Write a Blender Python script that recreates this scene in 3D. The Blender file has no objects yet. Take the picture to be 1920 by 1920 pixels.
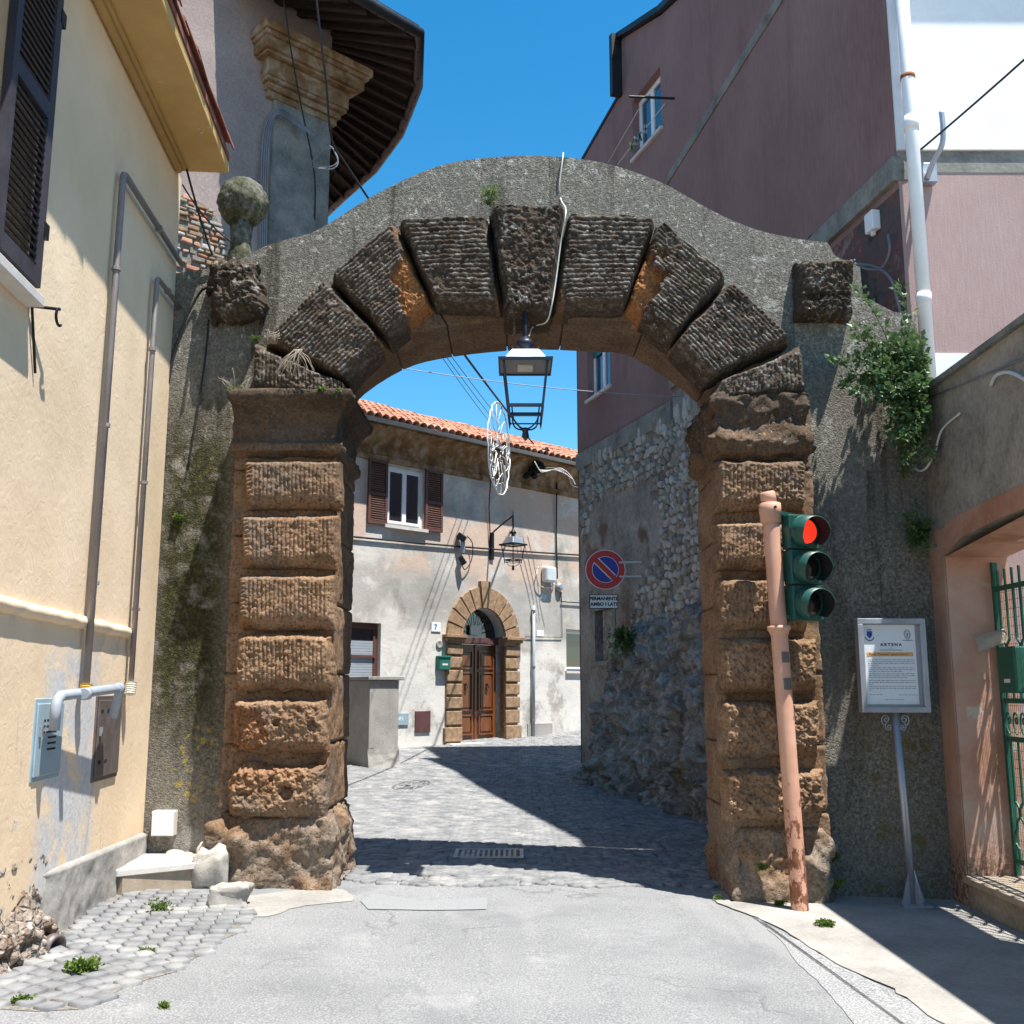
import bpy, bmesh, math, random
import numpy as np
from mathutils import Vector, Matrix
R = math.radians
random.seed(11)
rng = np.random.default_rng(11)
sc = bpy.context.scene
col = sc.collection

# ------------------------------------------------------------------ camera
TILT = R(9.75); CAMZ = 1.6
cam = bpy.data.cameras.new('camera'); cam.lens = 36; cam.sensor_width = 36
cam.clip_start = 0.05; cam.clip_end = 2000
camo = bpy.data.objects.new('camera', cam); col.objects.link(camo)
camo.location = (0, 0, CAMZ); camo.rotation_euler = (R(90) + TILT, 0, 0)
sc.camera = camo
# ------------------------------------------------------------------ sky, sun, exposure
LIGHT = Vector((-0.27, 0.24, -1.0)).normalized()
S = -LIGHT
w = bpy.data.worlds.new('World'); sc.world = w; w.use_nodes = True
wt = w.node_tree
sky = wt.nodes.new('ShaderNodeTexSky'); sky.sky_type = 'NISHITA'; sky.sun_disc = False
sky.sun_elevation = math.asin(S.z); sky.sun_rotation = math.atan2(S.x, S.y)
sky.air_density = 1.0; sky.dust_density = 0.15; sky.ozone_density = 1.0; sky.altitude = 400
hsv = wt.nodes.new('ShaderNodeHueSaturation'); hsv.inputs['Saturation'].default_value = 1.42; hsv.inputs['Hue'].default_value = 0.488
wt.links.new(sky.outputs[0], hsv.inputs['Color']); wt.links.new(hsv.outputs[0], wt.nodes['Background'].inputs[0])
wt.nodes['Background'].inputs[1].default_value = 0.112
sun = bpy.data.lights.new('sun', 'SUN'); sun.energy = 5.0; sun.angle = R(0.5); sun.color = (1.0, 0.96, 0.9)
suno = bpy.data.objects.new('sun', sun); col.objects.link(suno)
suno.rotation_euler = LIGHT.to_track_quat('-Z', 'Y').to_euler(); suno.location = (5, -6, 20)
sc.view_settings.view_transform = 'Standard'; sc.view_settings.look = 'None'
sc.view_settings.gamma = 1.0; sc.view_settings.use_curve_mapping = False
sc.view_settings.exposure = 1.05
sc.render.engine = 'CYCLES'

# ------------------------------------------------------------------ pixels to places
cT, sT = math.cos(TILT), math.sin(TILT)
CAM = Vector((0, 0, CAMZ))
def ray(px, py):
    a = (px - 960) / 1920; b = (960 - py) / 1920
    return Vector((a, cT - b * sT, sT + b * cT))
def at_y(px, py, Y):
    d = ray(px, py); return CAM + d * (Y / d.y)
def at_x(px, py, X):
    d = ray(px, py); return CAM + d * (X / d.x)
def at_z(px, py, Z):
    d = ray(px, py); return CAM + d * ((Z - CAMZ) / d.z)
def zg(x, y):
    return -0.03 * max(-4, min(4, x)) + (0.0045 * (min(y, 40) - 15) ** 2 if y > 15 else 0)
def at_g(px, py, dz=0.0):
    p = at_z(px, py, 0)
    for _ in range(12): p = at_z(px, py, zg(p.x, p.y) + dz)
    return p
class Plane:
    def __init__(s, p0, direction):            # vertical plane through p0 along a ground direction
        s.p0 = Vector((p0[0], p0[1], 0)); s.d = Vector((direction[0], direction[1], 0)).normalized()
        s.n = Vector((s.d.y, -s.d.x, 0))       # to the right of the direction
        if s.n.dot(s.p0) > 0: s.n = -s.n       # towards the camera
    def at(s, px, py, off=0.0):
        q = s.p0 + s.n * off; r = ray(px, py)
        return CAM + r * ((q - CAM).dot(s.n) / r.dot(s.n))
    def uv(s, u, z, off=0.0):
        q = s.p0 + s.d * u + s.n * off; return Vector((q.x, q.y, z))
    def u(s, p): return (Vector((p.x, p.y, 0)) - s.p0).dot(s.d)

# ------------------------------------------------------------------ noise on arrays
def _h(i, j, k, s):
    n = (i * 374761393 + j * 668265263 + k * 2147483647 % 1000003 * 0 + k * 1274126177 + s * 974711) & 0xffffffff
    n = ((n ^ (n >> 13)) * 1274126177) & 0xffffffff
    return ((n ^ (n >> 16)) & 0xffff) / 65535.0
def vnoise(p, s=0):
    p = np.asarray(p, float); i = np.floor(p).astype(np.int64); f = p - i; f = f * f * (3 - 2 * f)
    r = 0
    for a in (0, 1):
        for b in (0, 1):
            for c in (0, 1):
                wgt = (f[..., 0] if a else 1 - f[..., 0]) * (f[..., 1] if b else 1 - f[..., 1]) * (f[..., 2] if c else 1 - f[..., 2])
                r = r + wgt * _h(i[..., 0] + a, i[..., 1] + b, i[..., 2] + c, s)
    return r * 2 - 1
def fbm(p, scale, octv=4, s=0, gain=0.5):
    p = np.asarray(p, float) * scale; r = 0; a = 1
    for o in range(octv):
        r = r + a * vnoise(p, s + o * 17); p = p * 2.03; a *= gain
    return r
def sstep(x, a, b):
    t = np.clip((x - a) / (b - a), 0, 1); return t * t * (3 - 2 * t)

# ------------------------------------------------------------------ objects
WL = {}
def settag(o, label=None, cat=None, group=None, kind=None):
    if label: o['label'] = label
    if cat: o['category'] = cat
    if group: o['group'] = group
    if kind: o['kind'] = kind
    return o
def thing(name, base, label, cat, group=None):
    o = bpy.data.objects.new(name, None); col.objects.link(o)
    o.location = Vector(base); o.empty_display_size = 0.1; WL[o] = Vector(base)
    return settag(o, label, cat, group)
def link_mesh(name, me, origin, parent=None):
    o = bpy.data.objects.new(name, me); col.objects.link(o)
    origin = Vector(origin); WL[o] = origin
    if parent is not None:
        o.parent = parent; o.location = origin - WL[parent]
    else: o.location = origin
    return o
class MB:
    def __init__(s): s.v = []; s.f = []; s.attr = []
    def add(s, vs, fs, at=None):
        b = len(s.v); s.v += [tuple(q) for q in vs]; s.f += [tuple(i + b for i in f) for f in fs]
        s.attr += (list(at) if at is not None else [0.0] * len(vs)); return s
    def hexa(s, p):      # 8 points: bottom 0-3, top 4-7
        return s.add(p, [(3, 2, 1, 0), (4, 5, 6, 7), (0, 1, 5, 4), (1, 2, 6, 5), (2, 3, 7, 6), (3, 0, 4, 7)])
    def box(s, a, b):
        (x0, y0, z0), (x1, y1, z1) = a, b
        return s.hexa([(x0, y0, z0), (x1, y0, z0), (x1, y1, z0), (x0, y1, z0), (x0, y0, z1), (x1, y0, z1), (x1, y1, z1), (x0, y1, z1)])
    def pbox(s, pl, u0, u1, z0, z1, o0, o1):     # a box on a wall plane: along u, z and off the wall
        P = pl.uv
        return s.hexa([P(u0, z0, o1), P(u1, z0, o1), P(u1, z0, o0), P(u0, z0, o0), P(u0, z1, o1), P(u1, z1, o1), P(u1, z1, o0), P(u0, z1, o0)])
    def prism(s, poly, ext):
        n = len(poly); e = Vector(ext); vs = [Vector(q) for q in poly] + [Vector(q) + e for q in poly]
        fs = [tuple(range(n)), tuple(range(2 * n - 1, n - 1, -1))] + [(i, (i + 1) % n, n + (i + 1) % n, n + i) for i in range(n)]
        return s.add(vs, fs)
    def bar(s, a, b, wx, wz=None, up=(0, 0, 1)):   # rectangular bar between two points
        a = Vector(a); b = Vector(b); wz = wz or wx; d = (b - a).normalized(); up = Vector(up)
        if abs(d.dot(up)) > 0.95: up = Vector((0, 1, 0))
        x = d.cross(up).normalized(); y = x.cross(d).normalized()
        r = [(-1, -1), (1, -1), (1, 1), (-1, 1)]
        return s.hexa([a + x * (i * wx / 2) + y * (j * wz / 2) for i, j in r] + [b + x * (i * wx / 2) + y * (j * wz / 2) for i, j in r])
    def tube(s, pts, rad, seg=8, caps=True):
        pts = [Vector(p) for p in pts]; n = len(pts); rs = rad if isinstance(rad, (list, tuple)) else [rad] * n
        vs = []; prev = None
        for i, p in enumerate(pts):
            d = (pts[min(i + 1, n - 1)] - pts[max(i - 1, 0)])
            d = d.normalized() if d.length > 1e-9 else Vector((0, 0, 1))
            if prev is None:
                a = Vector((0, 0, 1)) if abs(d.z) < 0.9 else Vector((1, 0, 0)); x = d.cross(a).normalized()
            else:
                x = (prev - d * prev.dot(d)); x = x.normalized() if x.length > 1e-6 else d.orthogonal().normalized()
            prev = x; y = d.cross(x)
            for k in range(seg):
                t = 2 * math.pi * k / seg; vs.append(p + (x * math.cos(t) + y * math.sin(t)) * rs[i])
        fs = [(i * seg + k, i * seg + (k + 1) % seg, (i + 1) * seg + (k + 1) % seg, (i + 1) * seg + k) for i in range(n - 1) for k in range(seg)]
        if caps: fs += [tuple(range(seg - 1, -1, -1)), tuple(range((n - 1) * seg, n * seg))]
        return s.add(vs, fs)
    def lathe(s, prof, c, axis=(0, 0, 1), seg=16):
        c = Vector(c); ax = Vector(axis).normalized(); x = ax.orthogonal().normalized(); y = ax.cross(x)
        vs = [c + ax * h + (x * math.cos(2 * math.pi * k / seg) + y * math.sin(2 * math.pi * k / seg)) * max(r, 1e-4) for r, h in prof for k in range(seg)]
        n = len(prof)
        fs = [(i * seg + k, i * seg + (k + 1) % seg, (i + 1) * seg + (k + 1) % seg, (i + 1) * seg + k) for i in range(n - 1) for k in range(seg)]
        fs += [tuple(range(seg - 1, -1, -1)), tuple(range((n - 1) * seg, n * seg))]
        return s.add(vs, fs)
    def grid(s, A, at=None):        # A: numpy (m, n, 3)
        m, n = A.shape[:2]
        b = len(s.v); s.v += [tuple(q) for q in A.reshape(-1, 3).tolist()]
        s.f += [(b + i * n + j, b + i * n + j + 1, b + (i + 1) * n + j + 1, b + (i + 1) * n + j) for i in range(m - 1) for j in range(n - 1)]
        s.attr += (at.reshape(-1).tolist() if at is not None else [0.0] * (m * n)); return s
    def build(s, name, mat, parent=None, smooth=False, bevel=0, origin=None, flip=False, recalc=True):
        v = np.array(s.v, float)
        if origin is None:
            lo, hi = v.min(0), v.max(0); origin = ((lo[0] + hi[0]) / 2, (lo[1] + hi[1]) / 2, lo[2])
        me = bpy.data.meshes.new(name)
        me.from_pydata((v - np.array(origin)).tolist(), [], s.f)
        if any(s.attr):
            a = me.attributes.new('fresh', 'FLOAT', 'POINT'); a.data.foreach_set('value', np.array(s.attr, np.float32))
        if recalc:
            bm = bmesh.new(); bm.from_mesh(me); bmesh.ops.recalc_face_normals(bm, faces=bm.faces); bm.to_mesh(me); bm.free()
        if smooth: me.polygons.foreach_set('use_smooth', [True] * len(me.polygons))
        me.materials.append(mat); me.update()
        o = link_mesh(name, me, origin, parent)
        if bevel:
            b = o.modifiers.new('bevel', 'BEVEL'); b.width = bevel; b.segments = 2; b.limit_method = 'ANGLE'; b.angle_limit = R(40)
        return o
def copy_tree(o, delta, parent=None):
    c = o.copy(); col.objects.link(c); WL[c] = WL[o] + Vector(delta)
    if parent is not None: c.parent = parent
    else: c.location = WL[c]
    for ch in list(o.children): copy_tree(ch, delta, c)
    return c
def catmull(pts, n=6):
    pts = [Vector(p) for p in pts]; out = []
    for i in range(len(pts) - 1):
        p0 = pts[max(i - 1, 0)]; p1 = pts[i]; p2 = pts[i + 1]; p3 = pts[min(i + 2, len(pts) - 1)]
        for k in range(n):
            t = k / n
            out.append(0.5 * ((2 * p1) + (p2 - p0) * t + (2 * p0 - 5 * p1 + 4 * p2 - p3) * t * t + (3 * p1 - p0 - 3 * p2 + p3) * t ** 3))
    out.append(pts[-1]); return out
def sag(a, b, s, n=14):
    a = Vector(a); b = Vector(b)
    return [a.lerp(b, i / n) - Vector((0, 0, 4 * s * (i / n) * (1 - i / n))) for i in range(n + 1)]

# ------------------------------------------------------------------ materials
class N:
    def __init__(s, name):
        s.m = bpy.data.materials.new(name); s.m.use_nodes = True; s.t = s.m.node_tree; s.b = s.t.nodes['Principled BSDF']
        s.p = s.t.nodes.new('ShaderNodeNewGeometry').outputs['Position']; s._sep = None
    def node(s, ty, **kw):
        n = s.t.nodes.new(ty)
        for k, v in kw.items(): setattr(n, k, v)
        return n
    def set(s, sock, v):
        if hasattr(v, 'is_output'): s.t.links.new(v, sock)
        elif isinstance(v, (tuple, list)) and len(v) == 3 and sock.type == 'RGBA': sock.default_value = (*v, 1)
        else: sock.default_value = v
    def sep(s):
        if s._sep is None:
            n = s.node('ShaderNodeSeparateXYZ'); s.t.links.new(s.p, n.inputs[0]); s._sep = n.outputs
        return s._sep
    def scaled(s, x, y, z, vec=None):
        n = s.node('ShaderNodeVectorMath', operation='MULTIPLY'); s.set(n.inputs[0], vec or s.p); n.inputs[1].default_value = (x, y, z); return n.outputs[0]
    def noise(s, scale, detail=4, rough=0.55, dist=0.0, vec=None):
        n = s.node('ShaderNodeTexNoise'); s.set(n.inputs['Vector'], vec or s.p); n.inputs['Scale'].default_value = scale
        n.inputs['Detail'].default_value = detail; n.inputs['Roughness'].default_value = rough; n.inputs['Distortion'].default_value = dist
        return n.outputs['Fac']
    def vor(s, scale, feature='F1', vec=None, out='Distance'):
        n = s.node('ShaderNodeTexVoronoi', feature=feature); s.set(n.inputs['Vector'], vec or s.p); n.inputs['Scale'].default_value = scale
        return n.outputs[out]
    def step(s, f, a, b, lo=0.0, hi=1.0):
        n = s.node('ShaderNodeMapRange', interpolation_type='SMOOTHSTEP'); s.set(n.inputs['Value'], f)
        n.inputs['From Min'].default_value = a; n.inputs['From Max'].default_value = b
        n.inputs['To Min'].default_value = lo; n.inputs['To Max'].default_value = hi; return n.outputs['Result']
    def mth(s, op, a, b=0.0):
        n = s.node('ShaderNodeMath', operation=op); s.set(n.inputs[0], a); s.set(n.inputs[1], b); return n.outputs[0]
    def mix(s, f, a, b, blend='MIX'):
        n = s.node('ShaderNodeMix', data_type='RGBA', blend_type=blend); s.set(n.inputs['Factor'], f); s.set(n.inputs['A'], a); s.set(n.inputs['B'], b); return n.outputs['Result']
    def ramp(s, f, stops):
        n = s.node('ShaderNodeValToRGB'); s.set(n.inputs[0], f); e = n.color_ramp.elements
        e[0].position, e[0].color = stops[0][0], (*stops[0][1], 1); e[1].position, e[1].color = stops[-1][0], (*stops[-1][1], 1)
        for p, c in stops[1:-1]: q = e.new(p); q.color = (*c, 1)
        return n.outputs[0]
    def attr(s, name):
        n = s.node('ShaderNodeAttribute', attribute_name=name); return n.outputs['Fac']
    def rand(s): return s.node('ShaderNodeObjectInfo').outputs['Random']
    def band(s, axis, a, b, soft):        # 1 between a and b along a world axis
        q = s.sep()[axis]; return s.mth('MULTIPLY', s.step(q, a - soft, a + soft), s.step(q, b - soft, b + soft, 1.0, 0.0))
    def done(s, colr, rough=0.85, bumps=(), metal=0.0, spec=None):
        s.set(s.b.inputs['Base Color'], colr); s.set(s.b.inputs['Roughness'], rough); s.b.inputs['Metallic'].default_value = metal
        if spec is not None: s.b.inputs['Specular IOR Level'].default_value = spec
        last = None
        for h, strength, dist in bumps:
            n = s.node('ShaderNodeBump'); s.set(n.inputs['Height'], h); n.inputs['Strength'].default_value = strength; n.inputs['Distance'].default_value = dist
            if last: s.t.links.new(last, n.inputs['Normal'])
            last = n.outputs[0]
        if last: s.t.links.new(last, s.b.inputs['Normal'])
        return s.m
def plain(name, c, rough=0.6, metal=0.0, var=0.25, scale=6.0, bump=0.0, spec=0.4):
    n = N(name); f = n.noise(scale, 5, 0.6); g = n.noise(scale * 9, 3, 0.6)
    k = n.mth('ADD', n.mth('MULTIPLY', f, 0.7), n.mth('MULTIPLY', g, 0.3))
    d = tuple(q * (1 - var) for q in c); l = tuple(min(1, q * (1 + var)) for q in c)
    return n.done(n.ramp(k, [(0.3, d), (0.7, l)]), n.step(f, 0.3, 0.7, max(rough - .08, .05), min(rough + .08, 1)), [(g, bump, 0.004)] if bump else [], metal, spec)
MT = {}
# tuff stone of the arch: brown below, blackened with pale lichen above, orange where broken
def tuff(name, smooth=False):
    n = N(name); z = n.sep()[2]
    a = n.noise(3.0, 6, 0.65); b = n.noise(38, 5, 0.7); pit = n.vor(42); pit2 = n.vor(16)
    c = n.ramp(a, [(0.28, (0.13, 0.078, 0.046)), (0.5, (0.25, 0.152, 0.088)), (0.72, (0.36, 0.235, 0.145))])
    c = n.mix(n.step(b, 0.55, 0.3), c, (0.07, 0.042, 0.026))
    # grey crust low relief patches
    c = n.mix(n.mth('MULTIPLY', n.step(n.noise(1.7, 5, 0.6, 0.6), 0.52, 0.66), 0.6), c, n.ramp(b, [(0.3, (0.08, 0.065, 0.052)), (0.7, (0.22, 0.18, 0.15))]))
    # soot and lichen higher up on the rough stones
    up = n.step(n.mth('ADD', z, n.mth('MULTIPLY', n.mth('SUBTRACT', a, 0.5), 1.6)), 2.95, 4.2)
    blk = n.ramp(n.noise(30, 6, 0.75), [(0.3, (0.018, 0.015, 0.012)), (0.55, (0.062, 0.05, 0.039)), (0.75, (0.17, 0.145, 0.115))])
    c = n.mix(n.mth('MULTIPLY', up, 0.38 if smooth else 0.86), c, blk)  # dressed soffit stones darkened against bounce, shade put into the colour
    soot = n.mth('MULTIPLY', up, n.step(n.noise(2.2, 5, 0.65, 0.4), 0.42, 0.62))
    c = n.mix(n.mth('MULTIPLY', soot, 0.0 if smooth else 0.7), c, n.mix(0.8, c, (0.25, 0.2, 0.16), 'MULTIPLY'))
    lich = n.mth('MULTIPLY', n.step(n.noise(24, 5, 0.75), 0.6, 0.66), n.step(n.noise(2.6, 3, 0.6), 0.45, 0.62))
    rightup = n.mth('MULTIPLY', up, n.step(n.sep()[0], -2.2, 2.2, 0.25, 1.0))
    c = n.mix(n.mth('MULTIPLY', lich, n.mth('MULTIPLY', rightup, 0.0 if smooth else 0.9)), c, (0.5, 0.48, 0.44))
    yel = n.mth('MULTIPLY', n.step(n.noise(19, 4, 0.7), 0.62, 0.68), n.step(n.noise(1.3, 2), 0.55, 0.68))
    c = n.mix(n.mth('MULTIPLY', yel, 0.6), c, (0.42, 0.28, 0.06))
    foot = n.mth('MULTIPLY', n.step(z, 0.75, 0.35), n.step(n.noise(3.3, 5, 0.65), 0.35, 0.6))
    c = n.mix(n.mth('MULTIPLY', foot, 0.75), c, n.ramp(b, [(0.3, (0.10, 0.085, 0.068)), (0.55, (0.24, 0.205, 0.165)), (0.75, (0.38, 0.34, 0.28))]))
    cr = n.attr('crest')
    c = n.mix(n.mth('MULTIPLY', n.mth('MULTIPLY', cr, n.step(n.noise(13, 5, 0.75), 0.46, 0.62)), n.mth('ADD', n.mth('MULTIPLY', up, 0.36), 0.22)), c, n.mix(up, (0.46, 0.33, 0.22), (0.40, 0.375, 0.33)))  # ridge crests paled: highlights put into the colour, with weathered lichen tone
    fr = n.attr('fresh')
    c = n.mix(fr, c, n.ramp(b, [(0.3, (0.13, 0.055, 0.02)), (0.5, (0.3, 0.13, 0.05)), (0.7, (0.42, 0.21, 0.09))]))
    h = n.mth('ADD', n.mth('MULTIPLY', b, 0.6), n.mth('MULTIPLY', n.step(pit, 0.0, 0.35), 0.5))
    return n.done(c, 0.93, [(n.step(pit2, 0.0, 0.3), 0.25 if smooth else 0.4, 0.015), (h, 0.5 if smooth else 0.85, 0.012)], spec=0.15)
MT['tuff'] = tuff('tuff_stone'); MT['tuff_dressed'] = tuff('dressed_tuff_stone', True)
# pebble-dash render of the arch wall, mossy on the left
n = N('pebble_dash')
x, y, z = n.sep()
sp = n.noise(46, 4, 0.8); sp2 = n.vor(75); big = n.noise(1.2, 5, 0.6)
c = n.ramp(sp, [(0.32, (0.035, 0.031, 0.025)), (0.47, (0.17, 0.155, 0.127)), (0.58, (0.32, 0.295, 0.25)), (0.72, (0.56, 0.53, 0.46))])
c = n.mix(n.step(big, 0.35, 0.65, 0.0, 0.55), c, n.mix(0.8, c, (0.16, 0.15, 0.13), 'MULTIPLY'))
c = n.mix(0.35, c, n.ramp(big, [(0.35, (0.10, 0.092, 0.075)), (0.65, (0.28, 0.26, 0.22))]))
moss = n.mth('MULTIPLY', n.mth('MULTIPLY', n.band(0, -3.05, -2.48, 0.12), n.band(2, 1.25, 3.9, 0.45)), n.step(n.noise(5, 6, 0.7), 0.34, 0.5))
c = n.mix(n.mth('MULTIPLY', moss, 0.92), c, n.ramp(n.noise(38, 4, 0.75), [(0.3, (0.008, 0.009, 0.003)), (0.52, (0.035, 0.036, 0.011)), (0.72, (0.14, 0.13, 0.033))]))
yel = n.mth('MULTIPLY', n.mth('MULTIPLY', n.band(0, -2.85, -2.3, 0.1), n.band(2, 0.55, 1.3, 0.15)), n.step(n.noise(13, 4, 0.7), 0.56, 0.62))
c = n.mix(n.mth('MULTIPLY', yel, 0.7), c, (0.42, 0.31, 0.06))
lich = n.mth('MULTIPLY', n.mth('MULTIPLY', n.step(n.noise(22, 4, 0.75), 0.575, 0.64), n.step(n.noise(1.6, 3), 0.40, 0.58)), n.step(z, 3.8, 5.0))
c = n.mix(n.mth('MULTIPLY', lich, 0.8), c, (0.55, 0.53, 0.47))
strk = n.mth('MULTIPLY', n.step(n.noise(3.0, 5, 0.65, 0, n.scaled(1.6, 1, 0.16)), 0.52, 0.66), n.step(z, 1.0, 4.5, 0.35, 0.8))
c = n.mix(strk, c, n.mix(0.85, c, (0.22, 0.2, 0.17), 'MULTIPLY'))
blot = n.mth('MULTIPLY', n.step(n.noise(4.5, 5, 0.7, 0.5), 0.6, 0.64), n.step(z, 2.8, 4.6, 0.1, 0.75))
c = n.mix(blot, c, n.ramp(sp, [(0.35, (0.24, 0.225, 0.19)), (0.65, (0.52, 0.5, 0.44))]))
low = n.mth('MULTIPLY', n.step(z, 0.75, 0.3), n.step(n.noise(3, 4), 0.4, 0.6))
c = n.mix(n.mth('MULTIPLY', low, n.step(x, 0.5, -0.5, 0.0, 0.8)), c, (0.36, 0.34, 0.31))
ol = n.mth('MULTIPLY', n.band(0, 2.9, 3.5, 0.12), n.mth('MULTIPLY', n.step(z, 2.0, 1.0), n.step(n.noise(6, 5, 0.7), 0.52, 0.64)))
c = n.mix(n.mth('MULTIPLY', ol, 0.7), c, (0.13, 0.1, 0.025))
MT['dash'] = n.done(c, 0.95, [(n.noise(2.2, 4), 0.35, 0.06), (n.mth('ADD', sp, n.mth('MULTIPLY', sp2, 0.5)), 0.9, 0.014)], spec=0.1)
n = N('mossy_stone'); b = n.noise(24, 5, .75); a = n.noise(5, 5, .65)
c = n.ramp(b, [(0.3, (0.05, 0.047, 0.037)), (0.5, (0.145, 0.138, 0.11)), (0.7, (0.31, 0.295, 0.25))])
c = n.mix(n.mth('MULTIPLY', n.step(a, 0.42, 0.6), 0.85), c, n.ramp(b, [(0.3, (0.02, 0.024, 0.012)), (0.7, (0.10, 0.105, 0.05))]))
MT['mossball'] = n.done(c, 0.95, [(b, 0.8, 0.014)], spec=0.1)
# peach plaster of the house on the left
n = N('peach_plaster'); x, y, z = n.sep()
a = n.noise(1.1, 5, 0.6); b = n.noise(26, 4, 0.7)
c = n.ramp(a, [(0.3, (0.69, 0.52, 0.34)), (0.7, (0.82, 0.65, 0.46))])
gp = n.mth('MULTIPLY', n.band(1, 6.35, 7.35, 0.16), n.step(n.mth('ADD', z, n.mth('MULTIPLY', a, 0.8)), 2.35, 2.05))
gp = n.mth('MULTIPLY', gp, n.step(n.noise(3.2, 5, 0.6, 0.4), 0.36, 0.5))
c = n.mix(n.mth('MULTIPLY', gp, 0.92), c, n.ramp(b, [(0.3, (0.42, 0.43, 0.45)), (0.7, (0.60, 0.61, 0.62))]))
st = n.mth('MULTIPLY', n.step(n.noise(2.0, 5, 0.65, 0, n.scaled(1, 3.2, 0.35)), 0.57, 0.7), n.step(z, 2.2, 0.9))
c = n.mix(n.mth('MULTIPLY', st, 0.6), c, (0.34, 0.29, 0.24))
sp = n.mth('MULTIPLY', n.step(n.noise(9, 5, 0.7), 0.66, 0.72), n.step(z, 3.0, 0.4))
c = n.mix(n.mth('MULTIPLY', sp, 0.5), c, (0.3, 0.22, 0.15))
flk = n.mth('MULTIPLY', n.step(n.noise(2.3, 7, 0.7, 0.3), 0.635, 0.645), n.step(z, 3.2, 0.6))
c = n.mix(n.mth('MULTIPLY', flk, 0.8), c, (0.50, 0.46, 0.41))
swirl = n.noise(9, 3, 0.5, 2.5)
MT['peach'] = n.done(c, 0.92, [(n.noise(1.6, 3), 0.2, 0.05), (swirl, 0.22, 0.012), (b, 0.3, 0.005)], spec=0.15)
n = N('soffit_plaster'); a = n.noise(2.0, 5, 0.6)
c = n.ramp(a, [(0.3, (0.50, 0.31, 0.115)), (0.7, (0.62, 0.41, 0.17))])
c = n.mix(n.step(n.noise(2.7, 5, 0.6, 0.3), 0.68, 0.70), c, (0.6, 0.62, 0.58))
MT['soffit'] = n.done(c, 0.9, [(n.noise(20, 4), 0.2, 0.006)], spec=0.15)
# rubble and rough grey plinth under the house
n = N('rubble_plinth'); a = n.vor(16, 'F1', out='Color'); e = n.vor(16, 'DISTANCE_TO_EDGE'); b = n.noise(14, 5, 0.7)
c = n.ramp(b, [(0.3, (0.10, 0.075, 0.055)), (0.5, (0.27, 0.22, 0.18)), (0.7, (0.62, 0.57, 0.5))])
c = n.mix(n.mth('MULTIPLY', n.step(n.noise(5, 3), 0.54, 0.64), 0.6), c, (0.22, 0.13, 0.085))
MT['rubble'] = n.done(c, 0.95, [(n.step(e, 0, 0.2), 0.7, 0.03), (b, 0.8, 0.02)], spec=0.1)
n = N('grey_cement'); a = n.noise(1.9, 5, 0.6); b = n.noise(40, 4, 0.7)
c = n.ramp(n.mth('ADD', n.mth('MULTIPLY', a, 0.6), n.mth('MULTIPLY', b, 0.4)), [(0.3, (0.21, 0.20, 0.185)), (0.7, (0.44, 0.42, 0.39))])
MT['cement'] = n.done(c, 0.93, [(b, 0.45, 0.006), (a, .2, .05)], spec=0.12)
n = N('pale_concrete'); a = n.noise(1.6, 6, 0.65); b = n.noise(34, 4, 0.7)
c = n.ramp(n.mth('ADD', n.mth('MULTIPLY', a, 0.65), n.mth('MULTIPLY', b, 0.35)), [(0.3, (0.19, 0.18, 0.165)), (0.55, (0.33, 0.317, 0.295)), (0.72, (0.41, 0.398, 0.375))])
MT['concrete'] = n.done(c, 0.93, [(b, 0.5, 0.008), (a, 0.35, 0.06)], spec=0.15)
# road: bleached asphalt with coarse pale stones
n = N('worn_asphalt'); a = n.noise(0.8, 5, 0.6); v = n.vor(120, out='Color'); g = n.noise(95, 3, 0.75); e = n.vor(120)
c = n.ramp(g, [(0.34, (0.07, 0.073, 0.077)), (0.5, (0.20, 0.205, 0.21)), (0.66, (0.45, 0.455, 0.46))])
c = n.mix(0.5, c, n.ramp(a, [(0.3, (0.155, 0.157, 0.16)), (0.7, (0.27, 0.272, 0.275))]))
wear = n.mth('MULTIPLY', n.step(n.noise(1.5, 5, 0.65, 0, n.scaled(1, 0.8, 1)), 0.56, 0.74), 0.4)
c = n.mix(wear, c, (0.38, 0.378, 0.37))
dk = n.mth('MULTIPLY', n.step(n.noise(0.55, 5, 0.65), 0.5, 0.3), 0.55)
c = n.mix(dk, c, (0.12, 0.125, 0.13))
wv_ = n.node('ShaderNodeTexNoise'); n.set(wv_.inputs['Vector'], n.p); wv_.inputs['Scale'].default_value = 2.2; wv_.inputs['Detail'].default_value = 6
wp_ = n.node('ShaderNodeVectorMath', operation='MULTIPLY_ADD'); n.set(wp_.inputs[0], wv_.outputs['Color']); wp_.inputs[1].default_value = (0.9, 0.9, 0.0); n.set(wp_.inputs[2], n.p)
crk = n.mth('MULTIPLY', n.step(n.vor(0.42, 'DISTANCE_TO_EDGE', wp_.outputs[0]), 0.008, 0.0), n.step(n.noise(0.9, 3), 0.45, 0.6))
c = n.mix(n.mth('MULTIPLY', crk, 0.45), c, (0.07, 0.07, 0.07))
tr_ = n.mth('MULTIPLY', n.step(n.noise(1.3, 4, 0.6, 0, n.scaled(1.0, 0.15, 1)), 0.55, 0.7), 0.3)
c = n.mix(tr_, c, (0.33, 0.33, 0.325))
MT['asphalt'] = n.done(c, 0.92, [(g, 0.6, 0.006), (a, 0.2, 0.08)], spec=0.2)
n = N('newer_asphalt'); a = n.noise(0.8, 5, 0.6); g = n.noise(80, 3, 0.75)
c = n.ramp(g, [(0.34, (0.10, 0.103, 0.107)), (0.5, (0.24, 0.244, 0.248)), (0.66, (0.46, 0.463, 0.466))])
c = n.mix(n.mth('MULTIPLY', n.step(a, 0.4, 0.65), 0.4), c, (0.33, 0.33, 0.325))
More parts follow.
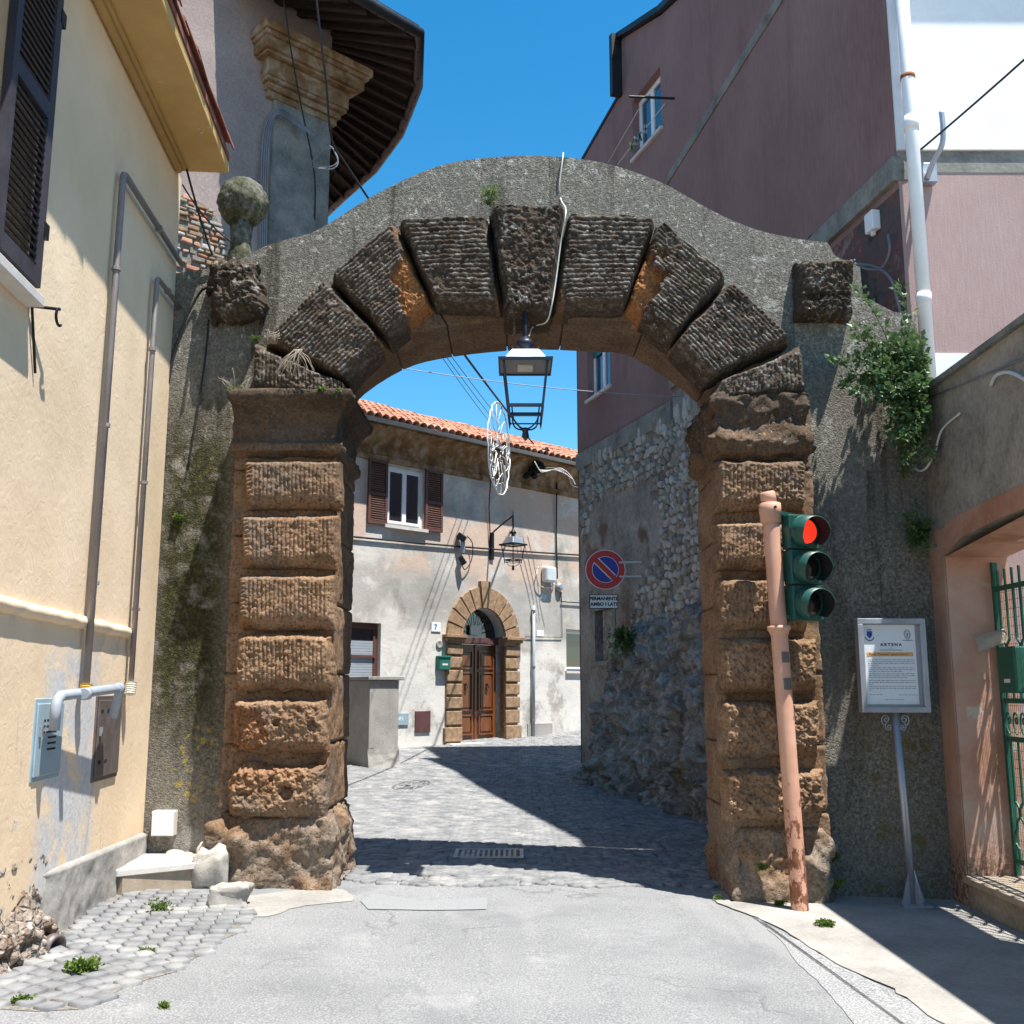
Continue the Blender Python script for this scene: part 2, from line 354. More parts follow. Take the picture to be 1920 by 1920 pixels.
MT['asphalt2'] = n.done(c, 0.92, [(g, 0.6, 0.006)], spec=0.2)
n = N('asphalt_patch'); g = n.noise(70, 3, 0.7); c = n.ramp(g, [(0.3, (0.2, 0.205, 0.212)), (0.7, (0.28, 0.285, 0.29))])
MT['patch'] = n.done(c, 0.9, [(g, 0.25, 0.004)], spec=0.2)
n = N('earth_ground'); a = n.noise(0.5, 6, 0.6); MT['earth'] = n.done(n.ramp(a, [(0.3, (0.16, 0.14, 0.115)), (0.7, (0.3, 0.27, 0.23))]), 0.95, [(n.noise(9, 4), 0.4, 0.05)])
n = N('sett_stone'); r = n.rand(); g = n.noise(30, 4, 0.7)
c = n.ramp(n.mth('ADD', n.mth('MULTIPLY', n.noise(5.1, 2), 0.75), n.mth('MULTIPLY', g, 0.25)), [(0.32, (0.12, 0.124, 0.13)), (0.5, (0.205, 0.207, 0.21)), (0.68, (0.31, 0.308, 0.30))])
c = n.mix(n.mth('MULTIPLY', r, 0.35), c, (0.16, 0.165, 0.175))
c = n.mix(n.mth('MULTIPLY', n.step(n.noise(2.1, 4, 0.6), 0.54, 0.68), 0.55), c, (0.38, 0.365, 0.34))
MT['sett'] = n.done(c, n.step(g, 0.3, 0.7, 0.6, 0.85), [(g, 0.45, 0.006)], spec=0.35)
n = N('sand_bed'); g = n.noise(40, 4, 0.7); c = n.ramp(g, [(0.3, (0.085, 0.078, 0.066)), (0.7, (0.27, 0.25, 0.22))]); MT['bed'] = n.done(c, 0.95, [(g, 0.6, 0.01)])
# old plaster of the far house
n = N('patched_plaster'); x, y, z = n.sep()
a = n.noise(0.75, 6, 0.65, 0.4); b = n.noise(18, 5, 0.7); st = n.noise(6, 4, 0.6, 0, n.scaled(1, 1, 5))
c = n.ramp(a, [(0.36, (0.31, 0.29, 0.26)), (0.46, (0.45, 0.425, 0.385)), (0.56, (0.62, 0.59, 0.54))])
uppr = n.step(n.mth('ADD', z, n.mth('MULTIPLY', a, 0.6)), 4.15, 4.35)
c = n.mix(n.mth('MULTIPLY', uppr, n.step(n.noise(0.9, 4, 0.6), 0.42, 0.56)), c, (0.58, 0.44, 0.35))
c = n.mix(n.mth('MULTIPLY', uppr, n.mth('MULTIPLY', n.step(st, 0.5, 0.62), 0.35)), c, (0.42, 0.40, 0.40))
midg = n.mth('MULTIPLY', n.band(2, 2.9, 4.2, 0.1), n.step(n.noise(0.8, 5, 0.6), 0.44, 0.5))
c = n.mix(n.mth('MULTIPLY', midg, 0.7), c, (0.38, 0.365, 0.34))
whit = n.mth('MULTIPLY', n.step(n.mth('ADD', z, a), 3.3, 2.9), n.step(n.noise(1.5, 6, 0.7), 0.40, 0.5))
c = n.mix(n.mth('MULTIPLY', whit, 0.7), c, (0.70, 0.68, 0.635))
c = n.mix(n.mth('MULTIPLY', n.step(n.noise(11, 5, 0.75), 0.62, 0.68), 0.6), c, (0.27, 0.25, 0.23))
MT['oldplaster'] = n.done(c, 0.93, [(b, 0.4, 0.012), (n.noise(2, 5), 0.35, 0.06)], spec=0.12)
# tower plaster
n = N('mauve_plaster'); a = n.noise(0.9, 5, 0.6); b = n.noise(28, 5, 0.75)
c = n.ramp(n.mth('ADD', n.mth('MULTIPLY', a, 0.5), n.mth('MULTIPLY', b, 0.5)), [(0.3, (0.20, 0.155, 0.145)), (0.55, (0.34, 0.28, 0.26)), (0.72, (0.47, 0.40, 0.37))])
MT['mauve'] = n.done(c, 0.94, [(b, 0.6, 0.012)], spec=0.1)
n = N('cornice_plaster'); a = n.noise(3.0, 6, 0.65, 0.4); b = n.noise(30, 4, .7)
c = n.ramp(a, [(0.36, (0.13, 0.075, 0.04)), (0.5, (0.235, 0.145, 0.075)), (0.62, (0.33, 0.265, 0.195))])
MT['cornice'] = n.done(c, 0.92, [(b, 0.4, 0.01), (a, 0.4, 0.04)], spec=0.1)
# maroon render with fine vertical scratches
def scratch(name, d, m, l):
    n = N(name); f = n.noise(9, 6, 0.75, 0, n.scaled(6, 6, 0.45)); a = n.noise(0.5, 4, 0.6); g = n.noise(55, 3, 0.7)
    c = n.ramp(n.mth('ADD', n.mth('MULTIPLY', f, 0.55), n.mth('MULTIPLY', a, 0.45)), [(0.34, d), (0.5, m), (0.66, l)])
    rs = n.mth('MULTIPLY', n.step(n.noise(1.4, 5, 0.6, 0, n.scaled(1, 1, 0.12)), 0.52, 0.72), 0.45)
    c = n.mix(rs, c, n.mix(0.75, c, (0.42, 0.38, 0.38), 'MULTIPLY'))
    c = n.mix(n.mth('MULTIPLY', n.step(n.noise(0.8, 5, 0.65), 0.55, 0.75), 0.3), c, l)
    return n.done(c, 0.92, [(f, 0.35, 0.006), (g, 0.4, 0.006)], spec=0.12)
MT['maroon'] = scratch('maroon_render', (0.185, 0.112, 0.104), (0.25, 0.158, 0.148), (0.31, 0.208, 0.196))  # darker copy of the render, toned for the shaded side walls
MT['pink'] = scratch('sunlit_pink_render', (0.30, 0.205, 0.19), (0.36, 0.255, 0.24), (0.42, 0.31, 0.295))  # paler copy of the maroon, sunlight on the front put into the colour
MT['white'] = plain('white_plaster', (0.76, 0.77, 0.78), 0.9, var=0.07, scale=2.5, bump=0.15)
n = N('band_concrete'); a = n.noise(2.2, 6, 0.65); b = n.noise(24, 4, 0.7)
c = n.ramp(n.mth('ADD', n.mth('MULTIPLY', a, 0.7), n.mth('MULTIPLY', b, 0.3)), [(0.32, (0.10, 0.098, 0.088)), (0.5, (0.22, 0.215, 0.195)), (0.7, (0.35, 0.34, 0.30))])
MT['band'] = n.done(c, 0.93, [(b, 0.4, 0.01)], spec=0.1)
n = N('damp_render'); a = n.noise(1.7, 6, 0.7, 0.5); b = n.noise(20, 5, .7)
c = n.ramp(n.mth('ADD', n.mth('MULTIPLY', a, 0.75), n.mth('MULTIPLY', b, 0.25)), [(0.36, (0.035, 0.034, 0.036)), (0.47, (0.10, 0.09, 0.09)), (0.56, (0.16, 0.08, 0.072)), (0.68, (0.28, 0.26, 0.25))])
MT['damp'] = n.done(c, 0.94, [(b, 0.5, 0.012)], spec=0.1)
# mortar and plaster between the rubble of the far right wall
n = N('crumbling_mortar'); a = n.noise(1.5, 6, 0.65, 0.3); b = n.noise(16, 5, 0.72)
c = n.ramp(n.mth('ADD', n.mth('MULTIPLY', a, 0.6), n.mth('MULTIPLY', b, 0.4)), [(0.34, (0.12, 0.11, 0.10)), (0.5, (0.27, 0.25, 0.225)), (0.66, (0.43, 0.405, 0.37))])
c = n.mix(n.step(n.noise(0.9, 4), 0.58, 0.66), c, (0.17, 0.11, 0.085))
MT['mortar'] = n.done(c, 0.95, [(b, 0.8, 0.03), (a, 0.5, 0.1)], spec=0.1)
n = N('limestone'); r = n.rand(); b = n.noise(12, 5, 0.7)
c = n.ramp(n.mth('ADD', n.mth('MULTIPLY', b, 0.6), n.mth('MULTIPLY', r, 0.4)), [(0.25, (0.20, 0.175, 0.145)), (0.5, (0.36, 0.33, 0.285)), (0.75, (0.52, 0.49, 0.45))])
MT['lime'] = n.done(c, 0.9, [(b, 0.6, 0.02)], spec=0.15)
n = N('rock'); b = n.noise(6, 8, 0.75, 0.6); e = n.vor(5, 'F1'); a = n.noise(1.6, 4)
c = n.ramp(b, [(0.32, (0.07, 0.066, 0.06)), (0.47, (0.21, 0.20, 0.185)), (0.6, (0.38, 0.365, 0.34)), (0.72, (0.54, 0.52, 0.48))])
c = n.mix(n.mth('MULTIPLY', n.step(a, 0.52, 0.66), 0.6), c, (0.16, 0.115, 0.075))
MT['rock'] = n.done(c, 0.95, [(b, 0.6, 0.05), (n.noise(30, 4, 0.7), 0.5, 0.02)], spec=0.15)
n = N('gate_wall_plaster'); x, y, z = n.sep(); a = n.noise(1.3, 6, 0.65, 0.4); b = n.noise(22, 5, 0.7)
c = n.ramp(n.mth('ADD', n.mth('MULTIPLY', a, 0.65), n.mth('MULTIPLY', b, 0.35)), [(0.33, (0.09, 0.08, 0.068)), (0.45, (0.24, 0.215, 0.18)), (0.58, (0.36, 0.32, 0.265)), (0.7, (0.42, 0.38, 0.32))])
MT['gwall'] = n.done(c, 0.94, [(b, 0.5, 0.012), (n.noise(2.5, 4), 0.5, 0.06)], spec=0.1)
n = N('terracotta_plaster'); x, y, z = n.sep(); a = n.noise(1.6, 6, 0.65, 0.4); b = n.noise(22, 5, 0.7)
c = n.ramp(a, [(0.34, (0.34, 0.165, 0.10)), (0.5, (0.44, 0.25, 0.175)), (0.66, (0.47, 0.32, 0.25))])
c = n.mix(n.step(n.noise(3.0, 5, 0.65), 0.62, 0.68), c, (0.46, 0.40, 0.32))
c = n.mix(n.mth('MULTIPLY', n.step(z, 0.55, 0.1), n.step(b, 0.42, 0.58)), c, (0.16, 0.11, 0.07))
MT['jamb'] = n.done(c, 0.92, [(b, 0.35, 0.008), (n.noise(2.5, 4), 0.4, 0.05)], spec=0.12)
def tile(name):
    n = N(name); r = n.rand(); b = n.noise(9, 5, 0.65); d = n.noise(30, 3, .7)
    c = n.ramp(n.mth('ADD', n.mth('MULTIPLY', b, 0.55), n.mth('MULTIPLY', r, 0.45)), [(0.2, (0.30, 0.125, 0.08)), (0.5, (0.46, 0.225, 0.145)), (0.8, (0.58, 0.35, 0.25))])
    c = n.mix(n.step(n.noise(14, 4), 0.63, 0.7), c, (0.45, 0.38, 0.30))
    return n.done(c, 0.88, [(d, 0.3, 0.006)], spec=0.15)
MT['tile'] = tile('terracotta_tile')
MT['oldtile'] = plain('weathered_tile', (0.23, 0.085, 0.055), 0.9, var=0.5, scale=9, bump=0.3)
MT['iron'] = plain('black_iron', (0.018, 0.02, 0.024), 0.45, 0.6, bump=0.1)
MT['lampblue'] = plain('dark_lamp_paint', (0.022, 0.028, 0.045), 0.4, 0.3)
MT['lamptop'] = plain('pale_lamp_cowl', (0.62, 0.66, 0.68), 0.4, 0.3, var=0.1)
MT['galv'] = plain('galvanised_steel', (0.36, 0.385, 0.42), 0.42, 0.6, var=0.15)
MT['pipe'] = plain('grey_brown_pipe', (0.235, 0.205, 0.195), 0.5, 0.2, var=0.2)
MT['pvcgrey'] = plain('grey_plastic_pipe', (0.31, 0.345, 0.385), 0.5, var=0.1)
MT['boxblue'] = plain('blue_grey_sheet', (0.33, 0.44, 0.50), 0.5, 0.2, var=0.12, scale=5)
MT['boxbrown'] = plain('brown_grey_sheet', (0.15, 0.125, 0.115), 0.5, 0.3, var=0.25, scale=8)
MT['maroonsheet'] = plain('maroon_sheet', (0.115, 0.05, 0.05), 0.5, 0.1)
MT['pvcwhite'] = plain('white_pvc', (0.80, 0.80, 0.81), 0.35, var=0.05)
MT['whiteframe'] = plain('white_frame', (0.80, 0.80, 0.80), 0.4, var=0.04)
MT['rust'] = plain('rust', (0.26, 0.10, 0.04), 0.9, var=0.5, scale=14)
MT['shutter'] = plain('brown_shutter', (0.115, 0.05, 0.038), 0.55, var=0.15)
MT['shutdark'] = plain('dark_shutter', (0.045, 0.04, 0.048), 0.6, var=0.3)
MT['black'] = plain('dark_interior', (0.012, 0.012, 0.014), 0.9)
MT['gutter'] = plain('zinc_gutter', (0.30, 0.33, 0.36), 0.45, 0.6, var=0.2)
MT['darkgutter'] = plain('dark_gutter', (0.03, 0.03, 0.033), 0.5, 0.5, var=0.3)
MT['oldwood'] = plain('dark_eaves_timber', (0.028, 0.019, 0.014), 0.9, var=0.6, scale=12, bump=0.3)
MT['cable'] = plain('grey_cable', (0.16, 0.17, 0.19), 0.6)
MT['blackcable'] = plain('black_cable', (0.015, 0.015, 0.018), 0.6)
MT['whitecable'] = plain('pale_cable', (0.60, 0.60, 0.58), 0.6, var=0.1)
MT['green'] = plain('traffic_green', (0.012, 0.072, 0.058), 0.42, 0.0, var=0.15)
MT['gategreen'] = plain('gate_green', (0.02, 0.10, 0.065), 0.5, 0.1, var=0.3, scale=12)
MT['postgreen'] = plain('letterbox_green', (0.015, 0.13, 0.10), 0.4, var=0.1)
MT['yellow'] = plain('yellow_plastic', (0.62, 0.40, 0.06), 0.5)
MT['cream'] = plain('cream_plastic', (0.66, 0.63, 0.54), 0.5, var=0.1)
MT['marble'] = plain('pale_marble', (0.56, 0.53, 0.485), 0.6, var=0.16, scale=5, bump=.2)
MT['whitewash'] = plain('whitewashed_stone', (0.42, 0.39, 0.345), 0.9, var=0.4, scale=7, bump=.6)
MT['marbleside'] = plain('worn_travertine', (0.36, 0.29, 0.215), 0.8, var=0.25, scale=9, bump=.3)
MT['wood'] = None
n = N('varnished_wood'); f = n.noise(10, 5, 0.6, 0.4, n.scaled(5, 5, 0.35)); c = n.ramp(f, [(0.3, (0.10, 0.032, 0.012)), (0.55, (0.18, 0.062, 0.022)), (0.75, (0.25, 0.095, 0.036))])
MT['wood'] = n.done(c, 0.35, [(f, 0.15, 0.003)], spec=0.5)
n = N('sandstone'); b = n.noise(10, 5, 0.7); c = n.ramp(b, [(0.3, (0.20, 0.125, 0.07)), (0.5, (0.31, 0.205, 0.125)), (0.7, (0.42, 0.30, 0.20))]); MT['sandstone'] = n.done(c, 0.92, [(b, .5, .02)], spec=0.12)
n = N('salmon_paint'); x, y, z = n.sep(); b = n.noise(13, 6, 0.7, 0.2, n.scaled(1, 1, 0.6))
c = n.ramp(n.noise(4, 4), [(0.3, (0.56, 0.29, 0.19)), (0.7, (0.66, 0.37, 0.26))])
c = n.mix(n.step(n.mth('SUBTRACT', b, n.step(z, 0.35, 1.1, 0.0, 0.22)), 0.44, 0.50), c, n.ramp(n.noise(20, 4), [(0.3, (0.10, 0.035, 0.02)), (0.7, (0.30, 0.12, 0.05))]))
MT['salmon'] = n.done(c, n.step(b, 0.4, 0.55, 0.45, 0.8), [(b, 0.2, 0.004)])
def glassy(name, c, rough=0.06):
    n = N(name); n.b.inputs['Coat Weight'].default_value = 0.3
    return n.done(n.ramp(n.noise(2), [(0.3, tuple(q * .8 for q in c)), (0.7, c)]), rough, spec=0.9)
MT['glass'] = glassy('window_glass', (0.02, 0.024, 0.03))
MT['blueglass'] = glassy('sky_lit_glass', (0.03, 0.07, 0.12), 0.05)
n = N('red_lamp'); e = n.b.inputs; v = n.noise(1, 1, 0.5, 0, n.scaled(1, 1, 1)); wv = n.node('ShaderNodeTexWave', wave_type='BANDS', bands_direction='Z'); n.set(wv.inputs['Vector'], n.p); wv.inputs['Scale'].default_value = 28
cc = n.ramp(wv.outputs['Fac'], [(0.0, (0.55, 0.008, 0.004)), (1.0, (0.95, 0.05, 0.02))])
n.set(e['Emission Color'], cc); e['Emission Strength'].default_value = 0.75; MT['redlamp'] = n.done((0.5, 0.02, 0.015), 0.3)
MT['darklens'] = glassy('unlit_lens', (0.02, 0.014, 0.012), 0.3)
MT['greylens'] = plain('lamp_module', (0.55, 0.54, 0.48), 0.4)
MT['tray'] = plain('lamp_tray', (0.20, 0.20, 0.205), 0.4, 0.2)
MT['signred'] = plain('sign_red', (0.50, 0.035, 0.035), 0.4, var=0.08)
MT['signblue'] = plain('sign_blue', (0.03, 0.045, 0.30), 0.4, var=0.08)
MT['signwhite'] = plain('sign_white', (0.74, 0.75, 0.75), 0.45, var=0.05)
MT['paper'] = plain('printed_sheet', (0.66, 0.69, 0.72), 0.35, var=0.03)
MT['ink'] = plain('black_ink', (0.02, 0.02, 0.028), 0.6)
MT['inkgrey'] = plain('grey_ink', (0.24, 0.26, 0.30), 0.6)
MT['inkorange'] = plain('orange_print', (0.66, 0.34, 0.10), 0.5, var=0.05)
MT['inkred'] = plain('brown_ink', (0.20, 0.08, 0.03), 0.6)
def leafm(name, a, b2):
    n = N(name); r = n.noise(17, 3, 0.6); c = n.ramp(r, [(0.3, a), (0.7, b2)])
    n.b.inputs['Transmission Weight'].default_value = 0.0
    n.b.inputs['Subsurface Weight'].default_value = 0.0
    tr = n.node('ShaderNodeBsdfTranslucent'); n.set(tr.inputs['Color'], c); mx = n.node('ShaderNodeMixShader'); mx.inputs[0].default_value = 0.3
    m = n.done(c, 0.42, spec=0.45); out = [q for q in n.t.nodes if q.type == 'OUTPUT_MATERIAL'][0]
    n.t.links.new(n.b.outputs[0], mx.inputs[1]); n.t.links.new(tr.outputs[0], mx.inputs[2]); n.t.links.new(mx.outputs[0], out.inputs[0]); return m
MT['leaf'] = leafm('shrub_leaf', (0.035, 0.08, 0.028), (0.14, 0.23, 0.08))
MT['weed'] = leafm('weed_leaf', (0.07, 0.13, 0.02), (0.19, 0.27, 0.06))
MT['drytwig'] = plain('dry_stalk', (0.30, 0.25, 0.19), 0.9)
MT['stem'] = plain('green_stem', (0.10, 0.085, 0.04), 0.9)

# ================================================================== ground
def struct(o): o['kind'] = 'structure'; return o
xs = np.concatenate([np.linspace(-300, -12, 12), np.linspace(-8, 8, 17), np.linspace(12, 300, 12)])
ys = np.concatenate([np.linspace(-200, -10, 8), np.linspace(-6, 42, 49), np.linspace(60, 600, 10)])
A = np.array([[(x_, y_, zg(x_, y_) - 0.03) for x_ in xs] for y_ in ys])
struct(MB().grid(A).build('ground', MT['earth'], smooth=True))
def sheet(name, pts, dz, mat, parent=None):
    m = MB(); m.add([(p[0], p[1], -0.03 * p[0] + dz) for p in pts], [tuple(range(len(pts)))])
    return m.build(name, mat, parent)
def wob(pts, amp, n=8, seed=0, closed=True):
    out = []
    k = len(pts)
    for i in range(k if closed else k - 1):
        a = np.array(pts[i]); b = np.array(pts[(i + 1) % k]); t = (b - a); L = np.hypot(*t); nn = np.array([-t[1], t[0]]) / max(L, 1e-6)
        m = max(1, int(L * n))
        for j in range(m):
            q = a + t * j / m; d = fbm(np.array([[q[0], q[1], seed]]), 2.3, 3, seed)[0] * amp if j else 0
            out.append(tuple(q + nn * d))
    return out
G = lambda px, py: (at_g(px, py).x, at_g(px, py).y)
road = struct(sheet('road', wob([(-3.9, -8), (3.9, -8), (3.9, 9.4), (2.2, 9.25), (1.2, 9.15), (0.2, 9.05), (-0.4, 8.95), (-1.2, 8.85), (-1.9, 8.6), (-3.5, 8.6)], 0.06, 6, 3), 0.0, MT['asphalt']))
apron_pts = [G(1345, 1695), G(1420, 1722), G(1500, 1765), G(1580, 1815), G(1680, 1865), G(1800, 1935), (2.35, 3.2), (3.62, 3.0), (3.62, 8.8), (1.62, 8.8)]
apron = struct(sheet('pavement_apron', wob(apron_pts, 0.05, 14, 5), 0.010, MT['concrete']))
gp = [G(675, 1690), G(700, 1676), G(790, 1690), G(915, 1684), G(912, 1706), G(800, 1708), G(690, 1706)]
seam = wob([G(1385, 1696), G(1440, 1745), G(1490, 1800), G(1560, 1870), G(1640, 1960), (1.55, 3.5), (1.6, -7), (2.4, -7), (2.4, 3.2), G(1800, 1935), G(1680, 1865), G(1580, 1815), G(1500, 1765), G(1420, 1722)], 0.03, 10, 33)
struct(sheet('road_edge_strip', seam, 0.004, MT['asphalt2']))
settag(sheet('asphalt_patch', wob(gp, 0.01, 8, 9), 0.006, MT['patch']), 'smooth grey asphalt repair in front of the archway', 'road patch')
gp = [G(330, 1712), G(420, 1685), G(560, 1670), G(640, 1668), G(660, 1690), G(560, 1702), G(470, 1720), G(400, 1738)]
settag(sheet('cement_smear', wob(gp, 0.06, 16, 13), 0.004, MT['concrete']), 'pale cement smear at the foot of the left pillar', 'cement patch')

# setts: the same four stone shapes for all
def sett_mesh(i):
    r = random.Random(i); L, Wd, H = 0.056, 0.052, 0.05; q = 0.85
    bx = [(-L, -Wd), (L, -Wd), (L, Wd), (-L, Wd)]
    bx = [(a + r.uniform(-.005, .005), b + r.uniform(-.005, .005)) for a, b in bx]
    v = [(a, b, -H) for a, b in bx] + [(a, b, -0.009) for a, b in bx] + [(a * q, b * q, 0.0 + r.uniform(-.002, .004)) for a, b in bx]
    f = []
    for k in range(4):
        j = (k + 1) % 4; f += [(k, j, 4 + j, 4 + k), (4 + k, 4 + j, 8 + j, 8 + k)]
    f.append((8, 9, 10, 11)); me = bpy.data.meshes.new('sett'); me.from_pydata(v, [], f); me.materials.append(MT['sett'])
    me.polygons.foreach_set('use_smooth', [True] * len(f)); me.update(); return me
SETT = [sett_mesh(i) for i in range(6)]
def inpoly(x, y, poly):
    c = False; j = len(poly) - 1
    for i in range(len(poly)):
        xi, yi = poly[i]; xj, yj = poly[j]
        if (yi > y) != (yj > y) and x < (xj - xi) * (y - yi) / (yj - yi) + xi: c = not c
        j = i
    return c
def put_sett(x, y, a, parent, lift=0.0, s=1.0, r=random):
    me = SETT[r.randrange(6)]
    o = link_mesh('sett', me, (x, y, zg(x, y) + 0.016 + lift + r.uniform(-.004, .004)), parent)
    o.rotation_euler = (r.uniform(-.05, .05), r.uniform(-.05, .05), a + r.uniform(-.06, .06)); o.scale = (s * r.uniform(.88, 1.05), s * r.uniform(.88, 1.05), 1)
    return o
side_pts = wob([(-2.86, 5.2), (-2.1, 5.3), (-1.85, 6.0), (-1.75, 6.9), (-1.8, 7.5), (-2.2, 8.0), (-2.6, 8.15), (-3.2, 8.3), (-3.05, 6.5)], 0.06, 6, 21)
side = struct(sheet('sett_pavement', side_pts, 0.003, MT['bed']))
r = random.Random(5)
for i in range(26):
    rad = 1.0 + i * 0.121
    for k in range(40):
        t = R(96) + k * 0.122 / rad; cx, cy = -0.95 + 0.0, 4.9
        x_ = cx + rad * math.cos(t) * 1.0; y_ = cy + rad * math.sin(t)
        if inpoly(x_, y_, side_pts) and not inpoly(x_ + .04, y_, [(-9, -9)]) and x_ > -0.082 * (y_ - 8.6) - 2.96:
            put_sett(x_, y_, t + R(90), side, 0.006, 1.0, r)
# cobbled street beyond the arch, in segmental arcs
street_poly = wob([(-2.9, 8.95), (-1.2, 8.72), (-0.4, 8.62), (0.2, 8.86), (0.7, 8.8), (1.2, 9.0), (2.6, 9.1), (3.6, 9.6)], 0.12, 7, 41, False) + [(3.6, 9.6), (3.3, 12), (2.7, 16), (1.75, 20), (1.9, 27), (-2, 24.2), (-5, 21.5), (-4.5, 15), (-3.4, 10)]
ysr = np.arange(8.7, 27.2, 0.5)
rows = []
for y_ in ysr: rows.append([(x_, y_, zg(x_, y_) - 0.004) for x_ in np.linspace(-6, 4.2, 21)])
street = struct(MB().grid(np.array(rows)).build('cobbled_street', MT['bed'], smooth=True))
cand = []
r = random.Random(8)
for fan in range(-3, 4):
    for i in range(170):
        yy = 8.4 + i * 0.116
        for k in range(-7, 8):
            x_ = fan * 0.97 * 1.0 + k * 0.068 * 1.75 * 0.57 + 0.05; u_ = (k / 7.0)
            y_ = yy + 0.34 * (1 - u_ * u_) + (0.058 if k % 2 else 0) * 0
            a_ = -u_ * 0.62
            if inpoly(x_, y_, street_poly) and not (y_ < 9.15 and r.random() < .16): cand.append((y_, x_, a_))
cand.sort()
near = [c_ for c_ in cand if -1.36 < c_[1] < 1.6 or c_[0] > 9.6][:300]; nset = set(near)
for (y_, x_, a_) in near: put_sett(x_, y_, a_, street, 0.004, 0.98, r)
vs0 = [np.array([v.co[:] for v in me.vertices]) for me in SETT]; fs0 = [tuple(p.vertices) for p in SETT[0].polygons]
mb = MB()
for (y_, x_, a_) in cand:
    if (y_, x_, a_) in nset: continue
    if x_ < -1.36 and y_ < 9.5: continue
    v = vs0[r.randrange(6)] * r.uniform(.9, 1.03); a2 = a_ + r.uniform(-.06, .06); ca, sa = math.cos(a2), math.sin(a2)
    zz = zg(x_, y_) + 0.02 + r.uniform(-.005, .006)
    mb.add([(x_ + q[0] * ca - q[1] * sa, y_ + q[0] * sa + q[1] * ca, zz + q[2] + q[0] * r.uniform(-.05, .05)) for q in v], fs0)
o = mb.build('setts', MT['sett'], street, smooth=True, recalc=False); o['kind'] = 'stuff'

# ================================================================== archway
YW, YP, YBK = 8.75, 8.50, 9.50          # wall face, pillar face, back
XL0, XL1, XR0, XR1 = -2.35, -1.49, 1.76, 2.54
arch = thing('stone_archway', (0.1, 9.1, 0), 'old stone town gateway with rusticated brown blocks and a curved top', 'archway')
def XZ(px, py, Y): p = at_y(px, py, Y); return (p.x, p.z)
top_px = [(335, 512), (372, 506), (420, 498), (470, 476), (500, 460), (545, 447), (585, 436), (625, 414), (660, 391), (700, 367), (760, 336), (830, 309), (900, 297), (985, 292), (1060, 295), (1130, 305), (1200, 326), (1260, 352), (1330, 392), (1400, 424), (1460, 441), (1520, 451)]
top = [XZ(a, b, YW) for a, b in top_px]
top = [(q.x, q.y) for q in catmull([(a, b, 0) for a, b in top], 3)]
top = [(top[0][0] - 0.55, top[0][1])] + top + [XZ(1552, 455, YW), XZ(1566, 480, YW), XZ(1612, 500, YW), XZ(1618, 555, YW), XZ(1676, 585, YW), (3.62, XZ(1676, 590, YW)[1])]
INTR = [(q.x, q.y) for q in catmull([(-1.51, 4.0, 0), (-1.50, 4.30, 0), (-1.05, 4.63, 0), (-0.57, 4.76, 0), (0.13, 4.83, 0), (0.75, 4.81, 0), (1.17, 4.75, 0), (1.77, 4.30, 0), (1.78, 4.0, 0)], 4)]
def grow(pts, d, c=(0.11, 3.6)):
    return [(c[0] + (a - c[0]) * (1 + d / math.hypot(a - c[0], b - c[1])), c[1] + (b - c[1]) * (1 + d / math.hypot(a - c[0], b - c[1]))) for a, b in pts]
outl = [(top[0][0], -0.05)] + top + [(3.62, -0.3), (XR0 + 0.04, -0.3), (XR0 + 0.04, 4.0)] + list(reversed(grow(INTR, 0.04))) + [(XL1 - 0.04, 4.0), (XL1 - 0.04, -0.05)]
m = MB(); m.prism([(a, YW, b) for a, b in outl], (0, YBK - YW, 0)); 
wall = m.build('wall', MT['dash'], arch)
bm = bmesh.new(); bm.from_mesh(wall.data); bmesh.ops.triangulate(bm, faces=[f for f in bm.faces if len(f.verts) > 4]); bm.to_mesh(wall.data); bm.free()
# the stones that turn the arch
ip = INTR; op = grow(INTR, 0.42); K = len(ip) - 1; parts = [0, 4, 8, 12, 15, 18, 24, 28, K]; r = random.Random(3)
for a, b in zip(parts[:-1], parts[1:]):
    m = MB(); g_ = 0.006
    ring_i = [Vector((ip[k][0], 0, ip[k][1])) for k in range(a, b + 1)]; ring_o = [Vector((op[k][0], 0, op[k][1])) for k in range(a, b + 1)]
    ring_i[0] = ring_i[0].lerp(ring_i[1], .03); ring_i[-1] = ring_i[-1].lerp(ring_i[-2], .03); ring_o[0] = ring_o[0].lerp(ring_o[1], .03); ring_o[-1] = ring_o[-1].lerp(ring_o[-2], .03)
    yy = YW - 0.09 + r.uniform(-.012, .012)
    n_ = len(ring_i); segs = 5
    V = []
    for q in ring_i + ring_o: V += [Vector((q.x, yy, q.z)), Vector((q.x, YBK + .03, q.z))]
    F = []
    for k in range(n_ - 1):
        i0, i1, o0, o1 = 2 * k, 2 * k + 2, 2 * (n_ + k), 2 * (n_ + k + 1)
        F += [(i0, i1, i1 + 1, i0 + 1), (o0, o0 + 1, o1 + 1, o1), (i0, o0, o1, i1), (i0 + 1, i1 + 1, o1 + 1, o0 + 1)]
    F += [(0, 1, 2 * n_ + 1, 2 * n_), (2 * n_ - 2, 4 * n_ - 2, 4 * n_ - 1, 2 * n_ - 1)]
    m.add(V, F); m.build('arch_stone', MT['tuff_dressed'], arch, bevel=0.012)

